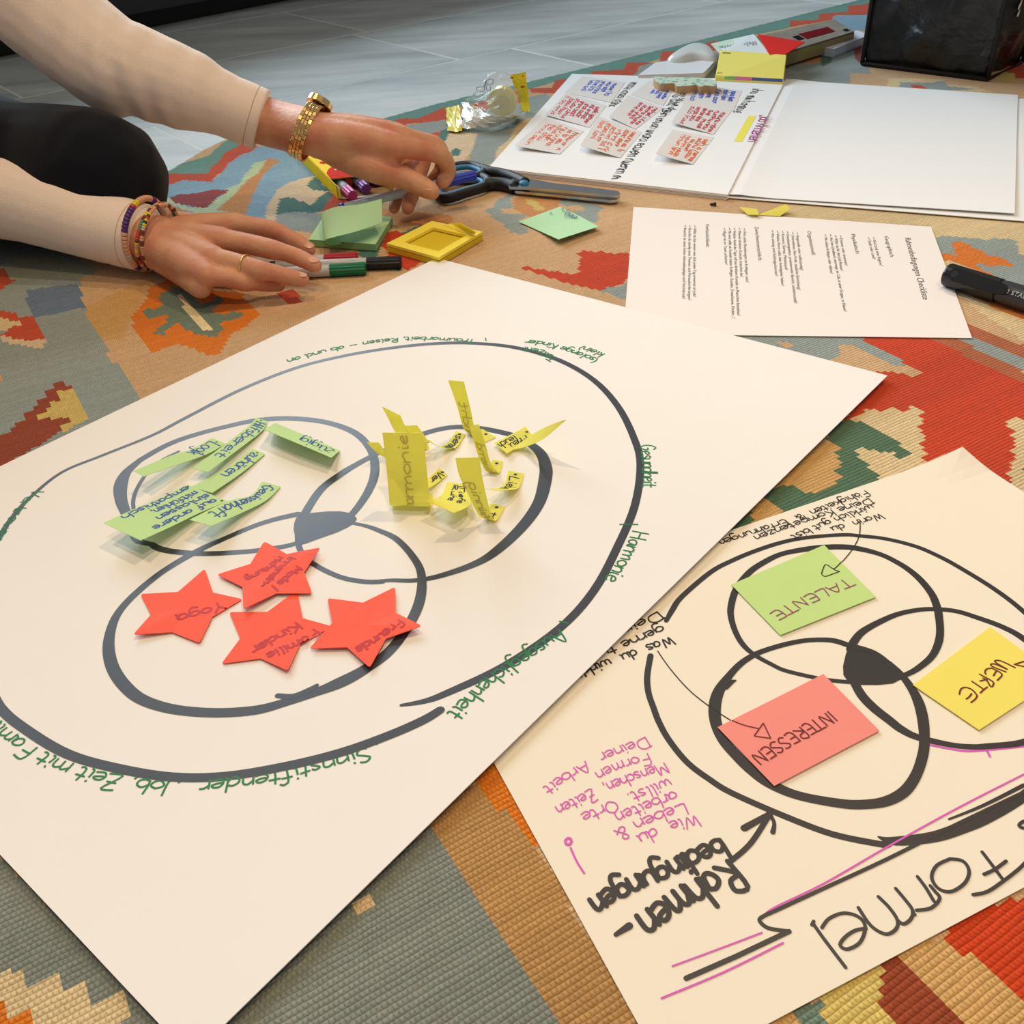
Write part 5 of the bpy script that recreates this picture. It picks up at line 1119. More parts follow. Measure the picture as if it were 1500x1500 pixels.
cpink = mat('cap_pink', (216, 70, 150), .4); cora = mat('cap_orange', (222, 96, 30), .4); cpur = mat('cap_purple', (120, 50, 150), .4); cyel = mat('cap_yellow', (236, 180, 30), .4); cvio = mat('cap_violet', (80, 50, 160), .4)
zb = .0080
for u, l0, l1, cm_, lab in ((.12, -.10, .60, cpink, 'felt pen with pink cap, foremost in the yellow box'), (.27, .16, .8, cora, 'felt pen with orange cap inside the yellow box'),
                     (.44, .0, .75, cpur, 'felt pen with purple cap reaching out of the yellow box'), (.60, .17, .8, cyel, 'felt pen with yellow cap inside the yellow box'), (.75, .12, .8, cvio, 'felt pen with violet cap inside the yellow box')):
    a_ = FL+rd*(u*Wb+.004)+bd_*(l0*Lb)+UPV*zb; b_ = FL+rd*(u*Wb+.004)+bd_*(l1*Lb)+UPV*zb
    felt_pen(a_, b_, .0058, cm_, bblue, lab, cl=.020 if cm_ is not cpink else .024)

# ------------------------------------------------------------ whiteboard markers under the flat hand
cblk = mat('cap_black', (20, 20, 22), .35); cgrn = mat('cap_green', (12, 112, 74), .35); cred = mat('cap_red', (176, 22, 38), .35); cblu = mat('cap_blue', (36, 58, 190), .35)
def mark(tip, capend, col, lab, z=.0062, L_=.125):
    a_ = P(*tip, z); c_ = P(*capend, z); t = (c_-a_).normalized(); cl = (c_-a_).length
    return felt_pen(a_, a_+t*L_, .0060, col, barrel, lab, cl=cl, name='whiteboard_marker')
mark((588, 384), (538, 386), cblk, 'marker with black cap sticking out furthest beyond the fingers'); mark((536, 393), (484, 396), cgrn, 'marker with green cap nearest the viewer under the fingers'); mark((524, 379), (476, 381), cred, 'marker with red cap furthest back under the fingers')

# ------------------------------------------------------------ sticky pads in front of the hands
mint_p = mat('note_pale_mint', (192, 236, 190), .65, spec=.2, noise=.02, nscale=60, translucent=.15)
o = empty('sticky_pad', P(500, 357, 0), 'pale green sticky pad with its top sheet curling up', 'sticky pad')
gq = [P(452, 352, .007), P(550, 359, .007), P(575, 319, .007), P(480, 309, .007)]
block('pad_block', gq, .0062, mat('pad_green', (140, 190, 128), .7), o, .0003)
sheet('sheet', [p+Vector((0, 0, .0008)) for p in gq], mint_p, .0078, th=.0003, n=3, parent=o)
bent('curled_sheet', [((500,357,.0092),(492,318,.011)), ((484,359,.0096),(478,314,.013)), ((476,352,.016),(470,312,.022)), ((490,347,.021),(492,303,.030)), ((525,338,.022),(528,299,.034)), ((560,326,.020),(559,291,.034))], mint_p, None, cat=None, parent=o)
o = empty('sticky_pad', P(640, 383, 0), 'yellow sticky pad with a square hollow in its top sheets', 'sticky pad')
yq = [P(567, 361, .006), P(633, 328, .006), P(707, 344, .006), P(643, 382, .006)]
ypm = mat('pad_lemon', (252, 232, 84), .65, spec=.2, noise=.02, nscale=60); ypd = mat('pad_lemon_shaded', (222, 196, 26), .7)  # second, darker yellow paints the shade inside the hollow
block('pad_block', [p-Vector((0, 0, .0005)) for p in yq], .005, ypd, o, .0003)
def quadpt(q4, u, v, dz): return q4[0].lerp(q4[1], u).lerp(q4[3].lerp(q4[2], u), v)+Vector((0, 0, dz))
mb = MB(); n = 10
for s_ in (0,):
    us = [0, .16, .80, 1]; vs2 = [0, .20, .86, 1]; V = {}; L_ = []
    for k in (0, 1):
        for i in range(4):
            for j in range(4): V[i, j, k] = len(L_); L_.append(quadpt(yq, us[i], vs2[j], (.0032 if k == 0 else .0004)))
    F_ = []
    for i in range(3):
        for j in range(3):
            if (i, j) == (1, 1): continue
            F_.append([V[i, j, 0], V[i+1, j, 0], V[i+1, j+1, 0], V[i, j+1, 0]]); F_.append([V[i, j, 1], V[i, j+1, 1], V[i+1, j+1, 1], V[i+1, j, 1]])
    ring = lambda c: [[V[c[a], 0][0] if False else V[c[a][0], c[a][1], 0], V[c[(a+1) % 4][0], c[(a+1) % 4][1], 0], V[c[(a+1) % 4][0], c[(a+1) % 4][1], 1], V[c[a][0], c[a][1], 1]] for a in range(4)]
    F_ += ring([(1, 1), (1, 2), (2, 2), (2, 1)])
    for c in ([(0, 0), (0, 3), (3, 3), (3, 0)],): F_ += ring(c)
    mb.add(L_, F_)
fo_ = mb.build('hollow_sheets', ypm, o); bm = bmesh.new(); bm.from_mesh(fo_.data); bmesh.ops.recalc_face_normals(bm, faces=bm.faces); bm.to_mesh(fo_.data); bm.free()
bent('curled_sheet', [((650,330,.0094),(690,345,.0094)), ((663,327,.012),(697,341,.012)), ((674,326,.018),(692,337,.018))], ypm, None, cat=None, parent=o)

o, S_ = bent('sticky_note', [((820,303,.0012),(760,325,.0012)), ((849,317,.001),(789,338,.001)), ((877,332,.004),(818,351,.006))][::1], mint_p, 'single light green note reading Yoga lying on the bare rug', z0=.0006)
words('Yoga', [(822,309),(830,314),(841,320)], .0052, .0010, .0034, ink_blue, o, lab='blue word Yoga')
for x, y in ((824, 306), (807, 312)):
    mb = MB(); c = P(x, y, .0032); mb.add([c+Vector((math.cos(k*math.pi/5), math.sin(k*math.pi/5), 0))*.0013 for k in range(10)], [list(range(10))]); mb.build('ink_dot', ink_blue, o)
zk = zr(900, 290, 2.5)
scr = mat('note_lemon_pale', (240, 228, 96), .65, translucent=.2)
block('paper_scrap', [P(x, y, .004) for x, y in zk([(458,32),(522,40),(530,62),(488,60)])], .0003, scr, None, 0, label='left one of two yellow paper scraps above the printed page', cat='paper scrap')
block('paper_scrap', [P(x, y, z) for (x, y), z in zip(zk([(524,62),(628,22),(645,40),(606,66)]), (.002, .006, .005, .002))], .0003, scr, None, 0, label='right one of two yellow paper scraps above the printed page', cat='paper scrap')
bm = bmesh.new(); bmesh.ops.create_icosphere(bm, subdivisions=2, radius=.0028)
for v in bm.verts: v.co = Vector((v.co.x*1.3, v.co.y*.8, v.co.z*.6))*(1+.3*math.sin(v.co.x*2000))+P(1046, 299, .0018)
me = bpy.data.meshes.new('crumb'); bm.to_mesh(me); bm.free(); link('crumb', me, mat('crumb_dark', (52, 34, 24), .8), None, label='tiny dark crumb on the rug below the drawing pad', cat='crumb')

# ------------------------------------------------------------ crumpled clear and yellow pouch with a roll of tape
zk2 = lambda x, y, h: (640+x/9.375, 90+y/9.375, h)
def K(x, y, h): a_ = zk2(x, y, h); return P(a_[0], a_[1], h)
po = empty('plastic_pouch', K(700, 930, 0), 'crumpled clear pouch with yellow ends and a tape roll inside', 'packaging')
foil = mat('silver_foil', (236, 240, 234), .3, metal=.3, bump=.004, bscale=60, coat=.3); yf = mat('pouch_yellow', (236, 214, 20), .35, coat=.3, bump=.0015, bscale=60)
star_d = mat('pouch_star', (150, 44, 30), .5)
def patch(rows, name, m_, sub=4, jit=0, th=.0003):
    Lr = [[K(*p) for p in r] for r in rows]; nc = len(Lr[0]); cols = [catmull([r[c] for r in Lr], sub) for c in range(nc)]
    nr2 = len(cols[0]); grid = [catmull([cols[c][i] for c in range(nc)], sub) for i in range(nr2)]
    rj = random.Random(4); mb = MB(); m2 = len(grid[0]); vs = [p+Vector((rj.uniform(-1, 1), rj.uniform(-1, 1), rj.uniform(0, 1.4)))*jit for g in grid for p in g]
    mb.add(vs, [[i*m2+j, i*m2+j+1, (i+1)*m2+j+1, (i+1)*m2+j] for i in range(nr2-1) for j in range(m2-1)])
    o_ = mb.build(name, m_, po); s_ = o_.modifiers.new('s', 'SOLIDIFY'); s_.thickness = th; return o_
patch([[(120,650,.004),(210,630,.010),(300,612,.014)], [(135,800,.003),(240,790,.008),(340,780,.012)], [(150,968,.001),(250,972,.002),(350,955,.003)]], 'yellow_end', yf, jit=.0012)
patch([[(345,560,.022),(520,650,.022),(740,760,.020),(1000,760,.016),(1240,705,.012)], [(350,760,.014),(520,790,.016),(740,840,.012),(950,830,.008),(1150,760,.006)], [(350,950,.002),(540,940,.003),(760,912,.003),(960,850,.002),(1140,765,.001)]], 'foil_side', foil, jit=.0022)
patch([[(1005,190,.050),(1110,170,.052),(1215,152,.054)], [(1060,340,.036),(1150,330,.038),(1240,330,.038)], [(1140,520,.016),(1200,515,.018),(1262,510,.018)], [(1160,680,.002),(1225,690,.003),(1280,690,.004)]], 'yellow_end', yf, jit=.0006)
for x, y, h, r_ in ((1175, 345, .0375, .0046), (1030, 222, .048, .0034), (1178, 200, .050, .0024)):
    mb = MB(); c = K(x, y, h+.001); u1 = (K(x+60, y, h)-K(x, y, h)).normalized(); u2 = (K(x, y-60, h+.008)-K(x, y, h)).normalized(); fr_ = u1.cross(u2)
    c = c-Vector((0, .0015, 0)); mb.add([c+(u1*math.cos(k*math.pi/5)+u2*math.sin(k*math.pi/5))*r_*(1 if k % 2 else .5) for k in range(10)], [list(range(10))]); mb.build('printed_star', star_d, po)
film = mat('clear_film', (236, 240, 240), .04, spec=.6, alpha=.16, bump=.003, bscale=50, coat=.6)
patch([[(400,540,.028),(560,470,.034),(740,400,.040),(900,350,.046),(1040,330,.046)], [(620,330,.050),(700,250,.054),(800,190,.058),(900,190,.058),(1010,200,.056)], [(700,200,.056),(760,165,.060),(830,150,.062),(910,160,.060),(1000,190,.056)]], 'clear_film', film, jit=.0015)
patch([[(345,560,.022),(560,640,.022),(760,760,.020),(1000,760,.016),(1160,690,.014)], [(400,540,.028),(600,560,.030),(800,600,.030),(960,560,.030),(1120,520,.028)], [(560,470,.034),(740,400,.042),(900,350,.046),(980,340,.046),(1090,380,.042)]], 'clear_film', film, jit=.0015)
tp = mat('tape_yellow', (226, 214, 110), .3, coat=.4); dc = K(900, 545, .022); v1 = (K(1000, 545, .022)-dc).normalized(); v2 = Vector((0, -.25, 1)).normalized(); v3 = v1.cross(v2)
mb = MB(); ring = []
for t_, rr in ((-.004, .0200), (.004, .0200), (.004, .0105), (-.004, .0105)): ring.append([dc+v3*t_+(v1*math.cos(k*math.pi/16)+v2*math.sin(k*math.pi/16))*rr for k in range(32)])
vs = [p for r_ in ring for p in r_]; mb.add(vs, [[a*32+i, a*32+(i+1) % 32, ((a+1) % 4)*32+(i+1) % 32, ((a+1) % 4)*32+i] for a in range(4) for i in range(32)])
o_ = mb.build('tape_roll', tp, po, smooth=False)
mb = MB(); mb.tube([dc-v3*.0035, dc+v3*.0035], .0104, 28); mb.build('tape_core', mat('core_paper', (206, 196, 120), .5), po)
mb = MB()
for dx in (-.004, .004):
    ribbon(mb, [dc-v3*.0045+v1*dx+v2*-.006, dc-v3*.0045+v1*(dx+.001)+v2*.006], .0018, up=-v3)
mb.build('printed_mark', mat('mark_grey', (120, 110, 80), .5), po)
mb = MB(); bk = mat('print_dark', (40, 40, 44), .5)
def kk(pts, h=.058): return catmull([K(x, y, h)-Vector((0, .002, 0)) for x, y in pts], 3)
for st in ([(540,345),(560,400),(650,400),(640,345),(545,350)], [(640,345),(680,260),(660,330),(655,390)], [(680,260),(740,235),(775,260),(750,310),(690,300),(680,260)], [(690,300),(680,370),(710,395),(740,370),(725,320)]):
    ribbon(mb, kk(st), .0010, up=Vector((0, -.5, .86)), cap=False)
mb.build('printed_drawing', bk, po)
# ============================================================ person (kneeling at the left, both arms reaching in)
from mathutils import noise as mnoise
def union_mesh(chains, voxel, smooth_it=6, fac=.5, disp=None):
    """one continuous surface from tapered limbs: chains = [[(point, radius), ...], ...]"""
    mb = MB()
    for ch in chains:
        pts = [Vector(p) for p, r in ch]; rad = [r for p, r in ch]
        if len(pts) > 2:
            q = catmull([Vector((p.x, p.y, p.z)) for p in pts], 4); rr = []
            for i in range(len(pts)-1):
                for k in range(4): rr.append(rad[i]+(rad[i+1]-rad[i])*k/4)
            rr.append(rad[-1]); pts, rad = q, rr
        if len(pts) > 1: mb.tube(pts, rad, 18)
        for p, r in ((pts[0], rad[0]), (pts[-1], rad[-1])):
            bm = bmesh.new(); bmesh.ops.create_icosphere(bm, subdivisions=2, radius=r*.995)
            bm.verts.ensure_lookup_table(); mb.add([v.co+p for v in bm.verts], [[v.index for v in f.verts] for f in bm.faces]); bm.free()
    me = bpy.data.meshes.new('u'); me.from_pydata(mb.v, [], mb.f); o = bpy.data.objects.new('u', me); C.objects.link(o)
    m_ = o.modifiers.new('r', 'REMESH'); m_.mode = 'VOXEL'; m_.voxel_size = voxel
    s_ = o.modifiers.new('s', 'SMOOTH'); s_.factor = fac; s_.iterations = smooth_it
    bpy.context.view_layer.update(); dg = bpy.context.evaluated_depsgraph_get()
    out = bpy.data.meshes.new_from_object(o.evaluated_get(dg)); bpy.data.objects.remove(o); bpy.data.meshes.remove(me)
    if disp:
        n = len(out.vertices); co = np.empty(n*3, np.float32); out.vertices.foreach_get('co', co)
        no = np.empty(n*3, np.float32); out.vertices.foreach_get('normal', no); co = co.reshape(-1, 3); no = no.reshape(-1, 3)
        co += no*disp(co)[:, None]; out.vertices.foreach_set('co', co.ravel()); out.update()
    return out
person = empty('person', (-.85, 1.12, 0), 'kneeling person in cream sweater and dark trousers reaching in from the left', 'person')
def skin_mat():
    mt = mat('skin', (204, 146, 114), .48, spec=.35, sss=.12); nt = mt.node_tree; b = nt.nodes['Principled BSDF']; N = nt.nodes.new; L = nt.links.new
    tc = N('ShaderNodeTexCoord'); nz = N('ShaderNodeTexNoise'); nz.inputs['Scale'].default_value = 34; nz.inputs['Detail'].default_value = 4
    cr = N('ShaderNodeValToRGB'); e = cr.color_ramp.elements; e[0].position = .36; e[0].color = lin((212, 158, 124))+(1,); e[1].position = .68; e[1].color = lin((200, 126, 100))+(1,)
    L(tc.outputs['Object'], nz.inputs[0]); L(nz.outputs[0], cr.inputs[0]); L(cr.outputs[0], b.inputs['Base Color'])
    n2 = N('ShaderNodeTexVoronoi'); n2.inputs['Scale'].default_value = 700; n3 = N('ShaderNodeTexNoise'); n3.inputs['Scale'].default_value = 160; n3.inputs['Detail'].default_value = 5
    L(tc.outputs['Object'], n2.inputs[0]); L(tc.outputs['Object'], n3.inputs[0]); ad = N('ShaderNodeMath'); ad.operation = 'MULTIPLY_ADD'; ad.inputs[1].default_value = .25; L(n2.outputs['Distance'], ad.inputs[0]); L(n3.outputs['Fac'], ad.inputs[2])
    bp = N('ShaderNodeBump'); bp.inputs['Distance'].default_value = .0007; L(ad.outputs[0], bp.inputs['Height']); L(bp.outputs[0], b.inputs['Normal']); return mt
skin = skin_mat()
# --- right hand, flat on the rug and on the markers
rE = Vector((-.575, 1.000, .080)); rSh = Vector((-.77, .93, .30)); lSh = Vector((-.61, 1.20, .34))
rW = P(238, 353, .031)
RF = {'index': [((346,330),.036,.0112), ((401,338),.030,.0092), ((438,356),.020,.0078), ((453,366),.015,.0066)],
      'middle': [((328,353),.038,.0115), ((396,365),.034,.0094), ((439,378),.027,.0080), ((461,389),.0225,.0070)],
      'ring': [((315,380),.036,.0108), ((381,396),.030,.0089), ((420,405),.0225,.0077), ((443,410),.018,.0067)],
      'pinky': [((304,404),.030,.0098), ((358,414),.021,.0080), ((387,416),.014,.0070), ((409,418),.0105,.0060)]}
ch = []
for i, (k, f) in enumerate(RF.items()):
    pts = [(P(*p, z), r) for p, z, r in f]
    w0 = rW+Vector((.0, .016-.0115*i, .002-.0016*abs(i-1.5)))
    m0 = w0.lerp(pts[0][0], .5)+Vector((0, 0, .001))
    ch.append([(w0, .0165), (m0, .0150), (pts[0][0], pts[0][1]+.0012)])
    a_, b_ = pts[0], pts[1]; ch.append([a_, (a_[0].lerp(b_[0], .5)+Vector((0, 0, .0012)), (a_[1]+b_[1])/2-.0008), b_, (b_[0].lerp(pts[2][0], .5)+Vector((0, 0, .0008)), pts[2][1]), pts[2], pts[3]])
    # flesh of the palm
    ch.append([(w0+Vector((0, 0, -.008)), .014), (m0+Vector((0, 0, -.012)), .013), (pts[0][0]+Vector((-.008, 0, -.010)), .0105)])
ch.append([(P(262, 333, .022), .016), (P(300, 334, .017), .013), (P(330, 345, .0125), .010), (P(352, 356, .0095), .0085)])   # thumb tucked under the palm
ch.append([(P(262, 385, .020), .015), (P(295, 398, .019), .013)])
# forearm and upper arm
mid = rE.lerp(rW, .5)
rC = P(213, 349, .034); lC = P(384, 176, .093)
for s_ in (-1, 1): ch.append([(rW+Vector((0, .006*s_, 0)), .0215), (rC+Vector((0, .004*s_, 0)), .0225), (rC.lerp(rE, .5), .030), (rE, .036)])
ch.append([(rE, .036), (rSh, .044)])
# --- left hand, holding a pen
lW = P(458, 194, .088); lE = P(143, 80, .165)
LF = {'index': [((578,214),.078,.0118), ((646,228),.060,.0096), ((657,252),.040,.0084), ((648,267),.0325,.0074)],
      'middle': [((590,203),.080,.0120), ((641,216),.066,.0096), ((648,246),.040,.0084), ((628,272),.026,.0074)],
      'ring': [((583,198),.074,.0112), ((622,222),.052,.0092), ((612,262),.030,.0082), ((597,305),.0165,.0070)],
      'pinky': [((568,196),.066,.0100), ((598,230),.042,.0082), ((588,270),.024,.0072), ((577,305),.0115,.0062)]}
for i, (k, f) in enumerate(LF.items()):
    pts = [(P(*p, z), r) for p, z, r in f]
    w0 = lW+Vector((.004, -.014+.010*i, .003-.002*abs(i-1)))
    m0 = w0.lerp(pts[0][0], .55)+Vector((0, 0, .002))
    ch.append([(w0, .0175), (m0, .0155), (pts[0][0], pts[0][1]+.0012)])
    ch.append([pts[0], (pts[0][0].lerp(pts[1][0], .5)+Vector((0, 0, .001)), (pts[0][1]+pts[1][1])/2-.0006), pts[1], pts[2], pts[3]])
    ch.append([(w0+Vector((0, 0, -.008)), .015), (m0+Vector((0, 0, -.013)), .0135), (pts[0][0]+Vector((-.008, 0, -.010)), .011)])
ch.append([(lW+Vector((.012, -.012, -.006)), .0175), (P(500, 222, .070), .0185), (P(548, 247, .058), .0145), (P(585, 258, .049), .0118), (P(600, 264, .045), .0112), (P(622, 275, .039), .0102), (P(633, 281, .036), .0084)])
ch.append([(P(500, 222, .070), .017), (P(540, 225, .068), .0165), (P(578, 222, .070), .0125)])
for s_ in (-1, 1): ch.append([(lW+Vector((0, .006*s_, 0)), .0215), (lC+Vector((0, .004*s_, 0)), .0235), (lC.lerp(lE, .5), .030), (lE, .036)])
ch.append([(lE, .036), (lSh, .045)])
# shoulders, chest, neck and head
chest = Vector((-.76, 1.08, .33)); nk = Vector((-.705, 1.055, .405)); hd = Vector((-.655, 1.035, .520))
ch.append([(rSh, .05), (chest, .085), (lSh, .05)]); ch.append([(chest, .09), (Vector((-.86, 1.13, .22)), .10), (Vector((-.93, 1.16, .14)), .10)])
ch.append([(chest, .07), (nk, .052), (nk.lerp(hd, .5), .050), (hd+Vector((0, 0, -.01)), .062)])
fw = Vector((.80, -.25, -.55)).normalized(); rt = fw.cross(Vector((0, 0, 1))).normalized(); upv = rt.cross(fw).normalized()
ch.append([(hd-fw*.025+upv*.03, .078), (hd+fw*.02+upv*.012, .072), (hd+fw*.03-upv*.045, .048)])
ch.append([(hd+fw*.092+upv*.012, .006), (hd+fw*.106-upv*.016, .011)]); ch.append([(hd+fw*.080-upv*.052+rt*.014, .008), (hd+fw*.084-upv*.052, .010), (hd+fw*.080-upv*.052-rt*.014, .008)])
ch.append([(hd+fw*.068-upv*.088, .018)]*2)
for s_ in (-1, 1): ch.append([(hd+rt*.080*s_+upv*.01, .014), (hd+rt*.080*s_-upv*.02, .011)])
body = union_mesh(ch, .0017, 7, .5)
link('body', body, skin, person, smooth=True)
# --- nails
nail = mat('nail', (228, 170, 148), .25, coat=.4)
def nail_at(tip, prev, r, w=.0052, l=.0075, tilt=Vector((0, 0, 1)), back=.001):
    t = (tip-prev).normalized(); s_ = t.cross(tilt).normalized(); n_ = s_.cross(t).normalized(); n_ = n_ if n_.dot(tilt) > 0 else -n_
    vs = [tip-t*back+n_*(r*1.00)]; K_ = 14
    for k in range(K_):
        a_ = 2*math.pi*k/K_; x, y = math.cos(a_)*l*.6, math.sin(a_)*w*1.0
        vs.append(tip-t*back+t*x+s_*y+n_*(r*1.00-.45*y*y/r-.0005-.35*max(0, x)**2/r))
    mb = MB(); mb.add(vs, [[0, 1+k, 1+(k+1) % K_] for k in range(K_)]); mb.build('nail', nail, person, smooth=True)
for k in RF:
    f = RF[k]; nail_at(P(*f[3][0], f[3][1]), P(*f[2][0], f[2][1]), f[3][2]+.0004)
nail_at(P(633, 281, .036), P(600, 264, .045), .0088, w=.0062, l=.0095, tilt=Vector((.1, -.5, .85)), back=.003)
# --- ring
gold = mat('gold', (240, 204, 136), .2, metal=1)
def torus_loop(mb, c, ax_, ra, rb_, up, r, seg=36, rs_=8):
    ax_ = ax_.normalized(); u_ = (up-ax_*up.dot(ax_)).normalized(); s_ = ax_.cross(u_)
    q = [c+s_*(ra*math.cos(t))+u_*(rb_*math.sin(t)) for t in [2*math.pi*k/seg for k in range(seg+1)]]
    mb.tube(q, r, rs_, caps=False)
f = RF['ring']; a_, b_ = P(*f[0][0], f[0][1]), P(*f[1][0], f[1][1]); mb = MB(); torus_loop(mb, a_.lerp(b_, .68)+Vector((0, 0, .0007)), b_-a_, .0099, .0099, Vector((0, 0, 1)), .0008); mb.build('ring', gold, person, smooth=True)
# --- sweater
rC = P(213, 349, .034); lC = P(384, 176, .093)
def wrinkle(co):
    out = np.zeros(len(co), np.float32)
    for i, c in enumerate(co):
        v = Vector(c)
        dE = min((v-lE).length, (v-rE).length); k = math.exp(-(dE/.07)**2); e_ = lE if (v-lE).length < (v-rE).length else rE
        w_ = (lW if e_ is lE else rW)-e_; x = (v-e_).dot(w_.normalized())
        n1 = mnoise.noise(v*11); n2 = mnoise.noise(v*30)
        out[i] = .0014*n1+.0006*n2+k*.0030*math.sin(x*210+4*n1+v.z*30)*max(0, .5+mnoise.noise(v*9+Vector((3, 1, 2)))*1.6)
    return out
sw = []
rdir = (rC-rE).normalized(); ldir = (lC-lE).normalized()
sw.append([(rC, .0300), (rC-rdir*.05, .0330), (rC.lerp(rE, .5)+Vector((0, 0, .006)), .0390), (rE+Vector((0, 0, .008)), .049), (rE.lerp(rSh, .5), .060), (rSh, .066)])
sw.append([(lC, .0290), (lC-ldir*.05, .0330), (lC.lerp(lE, .45), .0400), (lC.lerp(lE, .8)+Vector((0, 0, -.002)), .0455), (lE+Vector((.004, 0, -.004)), .048), (lE.lerp(lSh, .5), .054), (lSh, .066)])
sw.append([(rSh, .066), (chest, .112), (lSh, .068)]); sw.append([(chest, .125), (Vector((-.86, 1.13, .23)), .135), (Vector((-.93, 1.16, .14)), .135)]); sw.append([(chest, .08), (nk-Vector((0, 0, .02)), .066)])
# chains end in round caps, so the cuffs are cut back by a ring
sw[0][0] = (rC-rdir*.026, .0305); sw[1][0] = (lC-ldir*.026, .0300)
knit = mat('cream_knit', (246, 226, 212), .85, spec=.12, sheen=.25, noise=.05, nscale=500, bump=.0005, bscale=900)
swm = union_mesh(sw, .0034, 3, .5, wrinkle); sweater = link('sweater', swm, knit, person, smooth=True)
for c_, d_, r0 in ((rC, rdir, .0312), (lC, ldir, .0306)):
    mb = MB(); mb.tube([c_-d_*.040, c_-d_*.022, c_-d_*.004, c_-d_*.0005, c_, c_-d_*.001, c_-d_*.03], [r0*1.02, r0*1.035, r0*1.01, r0*1.0, r0*.96, r0*.92, r0*.90], 48, caps=False)
    mb.build('cuff', knit, person, smooth=True)
    mb = MB(); torus_loop(mb, c_-d_*.011, d_, r0*1.012, r0*1.012, Vector((0, 0, 1)), .0006, 48, 6); mb.build('hem_seam', mat('knit_seam', (204, 176, 160), .9), person, smooth=True)
# --- trousers
tr = mat('dark_trousers', (17, 20, 28), .9, spec=.15, sheen=.1, bump=.0005, bscale=700)
hipL = Vector((-.90, 1.26, .155)); hipR = Vector((-.93, 1.06, .155)); kL = P(150, 262, .072); kR = Vector((-.62, .865, .062))
tc_ = [[(kL, .064), (P(70, 254, .070), .068), (P(-20, 246, .076), .070), (Vector((-.70, 1.14, .10)), .085), (hipL, .115)], [(kL+Vector((-.01, .02, -.012)), .050), (Vector((-.62, 1.22, .062)), .054), (Vector((-.85, 1.32, .054)), .045)],
       [(kR, .052), (kR.lerp(hipR, .5)+Vector((0, 0, .02)), .085), (hipR, .115)], [(kR, .048), (Vector((-.85, .93, .056)), .046), (Vector((-1.0, .98, .052)), .042)], [(hipL, .13), (hipR, .13)]]
link('trousers', union_mesh(tc_, .005, 5, .5, lambda co: np.array([.004*mnoise.noise(Vector(c)*9)+.0015*mnoise.noise(Vector(c)*28) for c in co], np.float32)), tr, person, smooth=True)
# --- hair and eyes
hr = union_mesh([[(hd-fw*.035+upv*.045, .082), (hd-fw*.05-upv*.02, .075), (hd-fw*.06-upv*.09, .05), (hd-fw*.07-upv*.16, .035)], [(hd+fw*.030+upv*.062, .045), (hd-fw*.02+upv*.06, .07)]], .004, 4, .5, lambda co: np.array([.004*math.sin(60*c[1]+40*c[0]+3*mnoise.noise(Vector(c)*20)) for c in co], np.float32))
link('hair', hr, mat('hair_brown', (92, 62, 40), .5, noise=.2, nscale=200), person, smooth=True)
for s_ in (-1, 1):
    for nm, off, r_, m_ in (('eye', .080, .011, mat('eye_white', (236, 232, 226), .2)), ('iris', .0865, .0055, mat('iris_brown', (70, 46, 30), .2))):
        bm = bmesh.new(); bmesh.ops.create_icosphere(bm, subdivisions=2, radius=r_); me = bpy.data.meshes.new(nm)
        for v in bm.verts: v.co += hd+fw*off+rt*.030*s_+upv*.006
        bm.to_mesh(me); bm.free(); link(nm, me, m_, person, smooth=True)
# --- bead bracelets on the right wrist
hx = (rW-rE).normalized()
BC = {'p': ('bead_peach', (226, 168, 132)), 'v': ('bead_purple', (84, 50, 120)), 'm': ('bead_magenta', (190, 40, 90)), 'y': ('bead_yellow', (236, 208, 40)), 'r': ('bead_red', (206, 66, 40)), 'g': ('bead_green', (90, 150, 130)), 'b': ('bead_brown', (110, 60, 44)), 'w': ('bead_white', (206, 190, 170)), 'k': ('bead_navy', (44, 44, 70))}
def bracelet(c, ra, rb_, r, seq, lab, tilt):
    o = bpy.data.objects.new('bracelet', None); C.objects.link(o); o.parent = person; o.location = c-person.location; o['label'] = lab
    a_ = (hx+Vector((0, 0, tilt))).normalized(); u_ = (Vector((0, 0, 1))-a_*a_.z).normalized(); s_ = a_.cross(u_)
    n = len(seq); groups = []
    for k, q in enumerate(seq):
        if groups and groups[-1][0] == q: groups[-1][1].append(k)
        else: groups.append((q, [k]))
    for q, ks in groups:
        mb = MB()
        for k in ks:
            t0, t1 = 2*math.pi*(k+.06)/n, 2*math.pi*(k+.94)/n
            pp = [c+s_*(ra*math.cos(t))+u_*(rb_*math.sin(t)) for t in (t0, t0+(t1-t0)*.15, t0+(t1-t0)*.85, t1)]
            mb.tube(pp, [r*.85, r, r, r*.85], 10)
        ob = mb.build('beads', mat(BC[q][0], BC[q][1], .45), None, smooth=False); ob.parent = o; ob.location = -c
        if len(ks) > 1: ob['kind'] = 'stuff'
bw = rW-hx*.006+Vector((0, 0, .0032))
bracelet(bw-hx*.010, .0345, .0320, .0030, ('ppppvvvvvvvmyyppppppvvpppwwpppp'*2)[:60], 'thickest bead bracelet, peach and purple', .10)
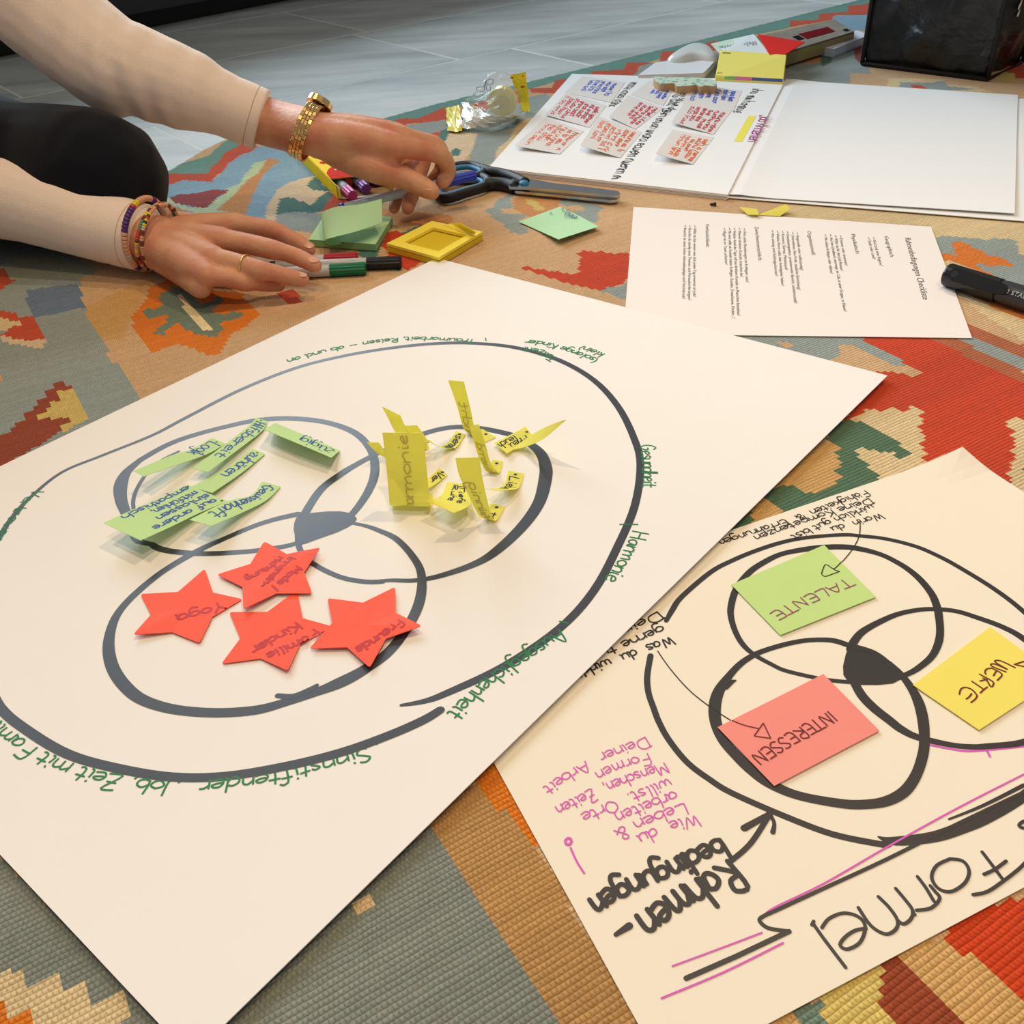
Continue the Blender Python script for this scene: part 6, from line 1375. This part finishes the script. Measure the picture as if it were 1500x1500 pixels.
bracelet(bw+hx*.001, .0335, .0305, .0019, ('ppybrrrrggggbbyybbppgpprrbb'*4)[:84], 'thin bead bracelet with yellow, red and green beads', -.05)
bracelet(bw+hx*.0065, .0330, .0300, .0018, ('ppbbppbbwwykyrkyppppbbpwpp'*4)[:84], 'thin bead bracelet with brown and peach beads nearest the hand', .08)
# --- gold watch on the left wrist
hl = (lW-lE).normalized(); wc = lW+Vector((-.006, 0, .001))
wo = bpy.data.objects.new('watch', None); C.objects.link(wo); wo.parent = person; wo.location = wc-person.location; wo['label'] = 'gold link wrist watch'
aw = (hl+Vector((.0, .0, -.12))).normalized(); uw_ = (Vector((0, 0, 1))-aw*aw.z).normalized(); sw_ = aw.cross(uw_)
mb = MB(); nl = 34
for k in range(nl):
    t = 2*math.pi*k/nl
    for c_, wd2 in ((-.0052, .0036), (-.0017, .0022), (.0007+.001, .0022), (.0052, .0036)):
        tt = t+(math.pi/nl if abs(c_) < .004 else 0); rad = sw_*math.cos(tt)+uw_*math.sin(tt); tg = -sw_*math.sin(tt)+uw_*math.cos(tt)
        M3 = Matrix((aw, tg, rad)).transposed()
        mb.box(wc+sw_*(.0290*math.cos(tt))+uw_*(.0280*math.sin(tt))+aw*c_, wd2 if abs(c_) > .004 else .0030, .0048, .0022, bev=.0004, mat3=M3)
ob = mb.build('band_links', gold, None, kind='stuff'); ob.parent = wo; ob.location = -wc
cd = (uw_*.75+sw_*(.66 if sw_.y > 0 else -.66)).normalized(); cc = wc+cd*.0305
for nm, z0, z1, r_, m_ in (('watch_case', -.001, .0055, .0135, gold), ('watch_dial', .0054, .0060, .0112, mat('dial_dark', (40, 34, 32), .2))):
    mb = MB(); mb.tube([cc+cd*z0, cc+cd*(z0+.0005), cc+cd*z1], [r_*.94, r_, r_*.96], 28); ob = mb.build(nm, m_, None, smooth=False); ob.parent = wo; ob.location = -wc
# --- the pen held in the raised hand
pa, pb = P(697, 256, .034), P(497, 306, .0185); hp = felt_pen(pa, pb, .0052, cblu, mat('pen_barrel_frost', (196, 206, 222), .3), 'blue felt pen held between thumb and fingers of the raised hand', cl=.036)
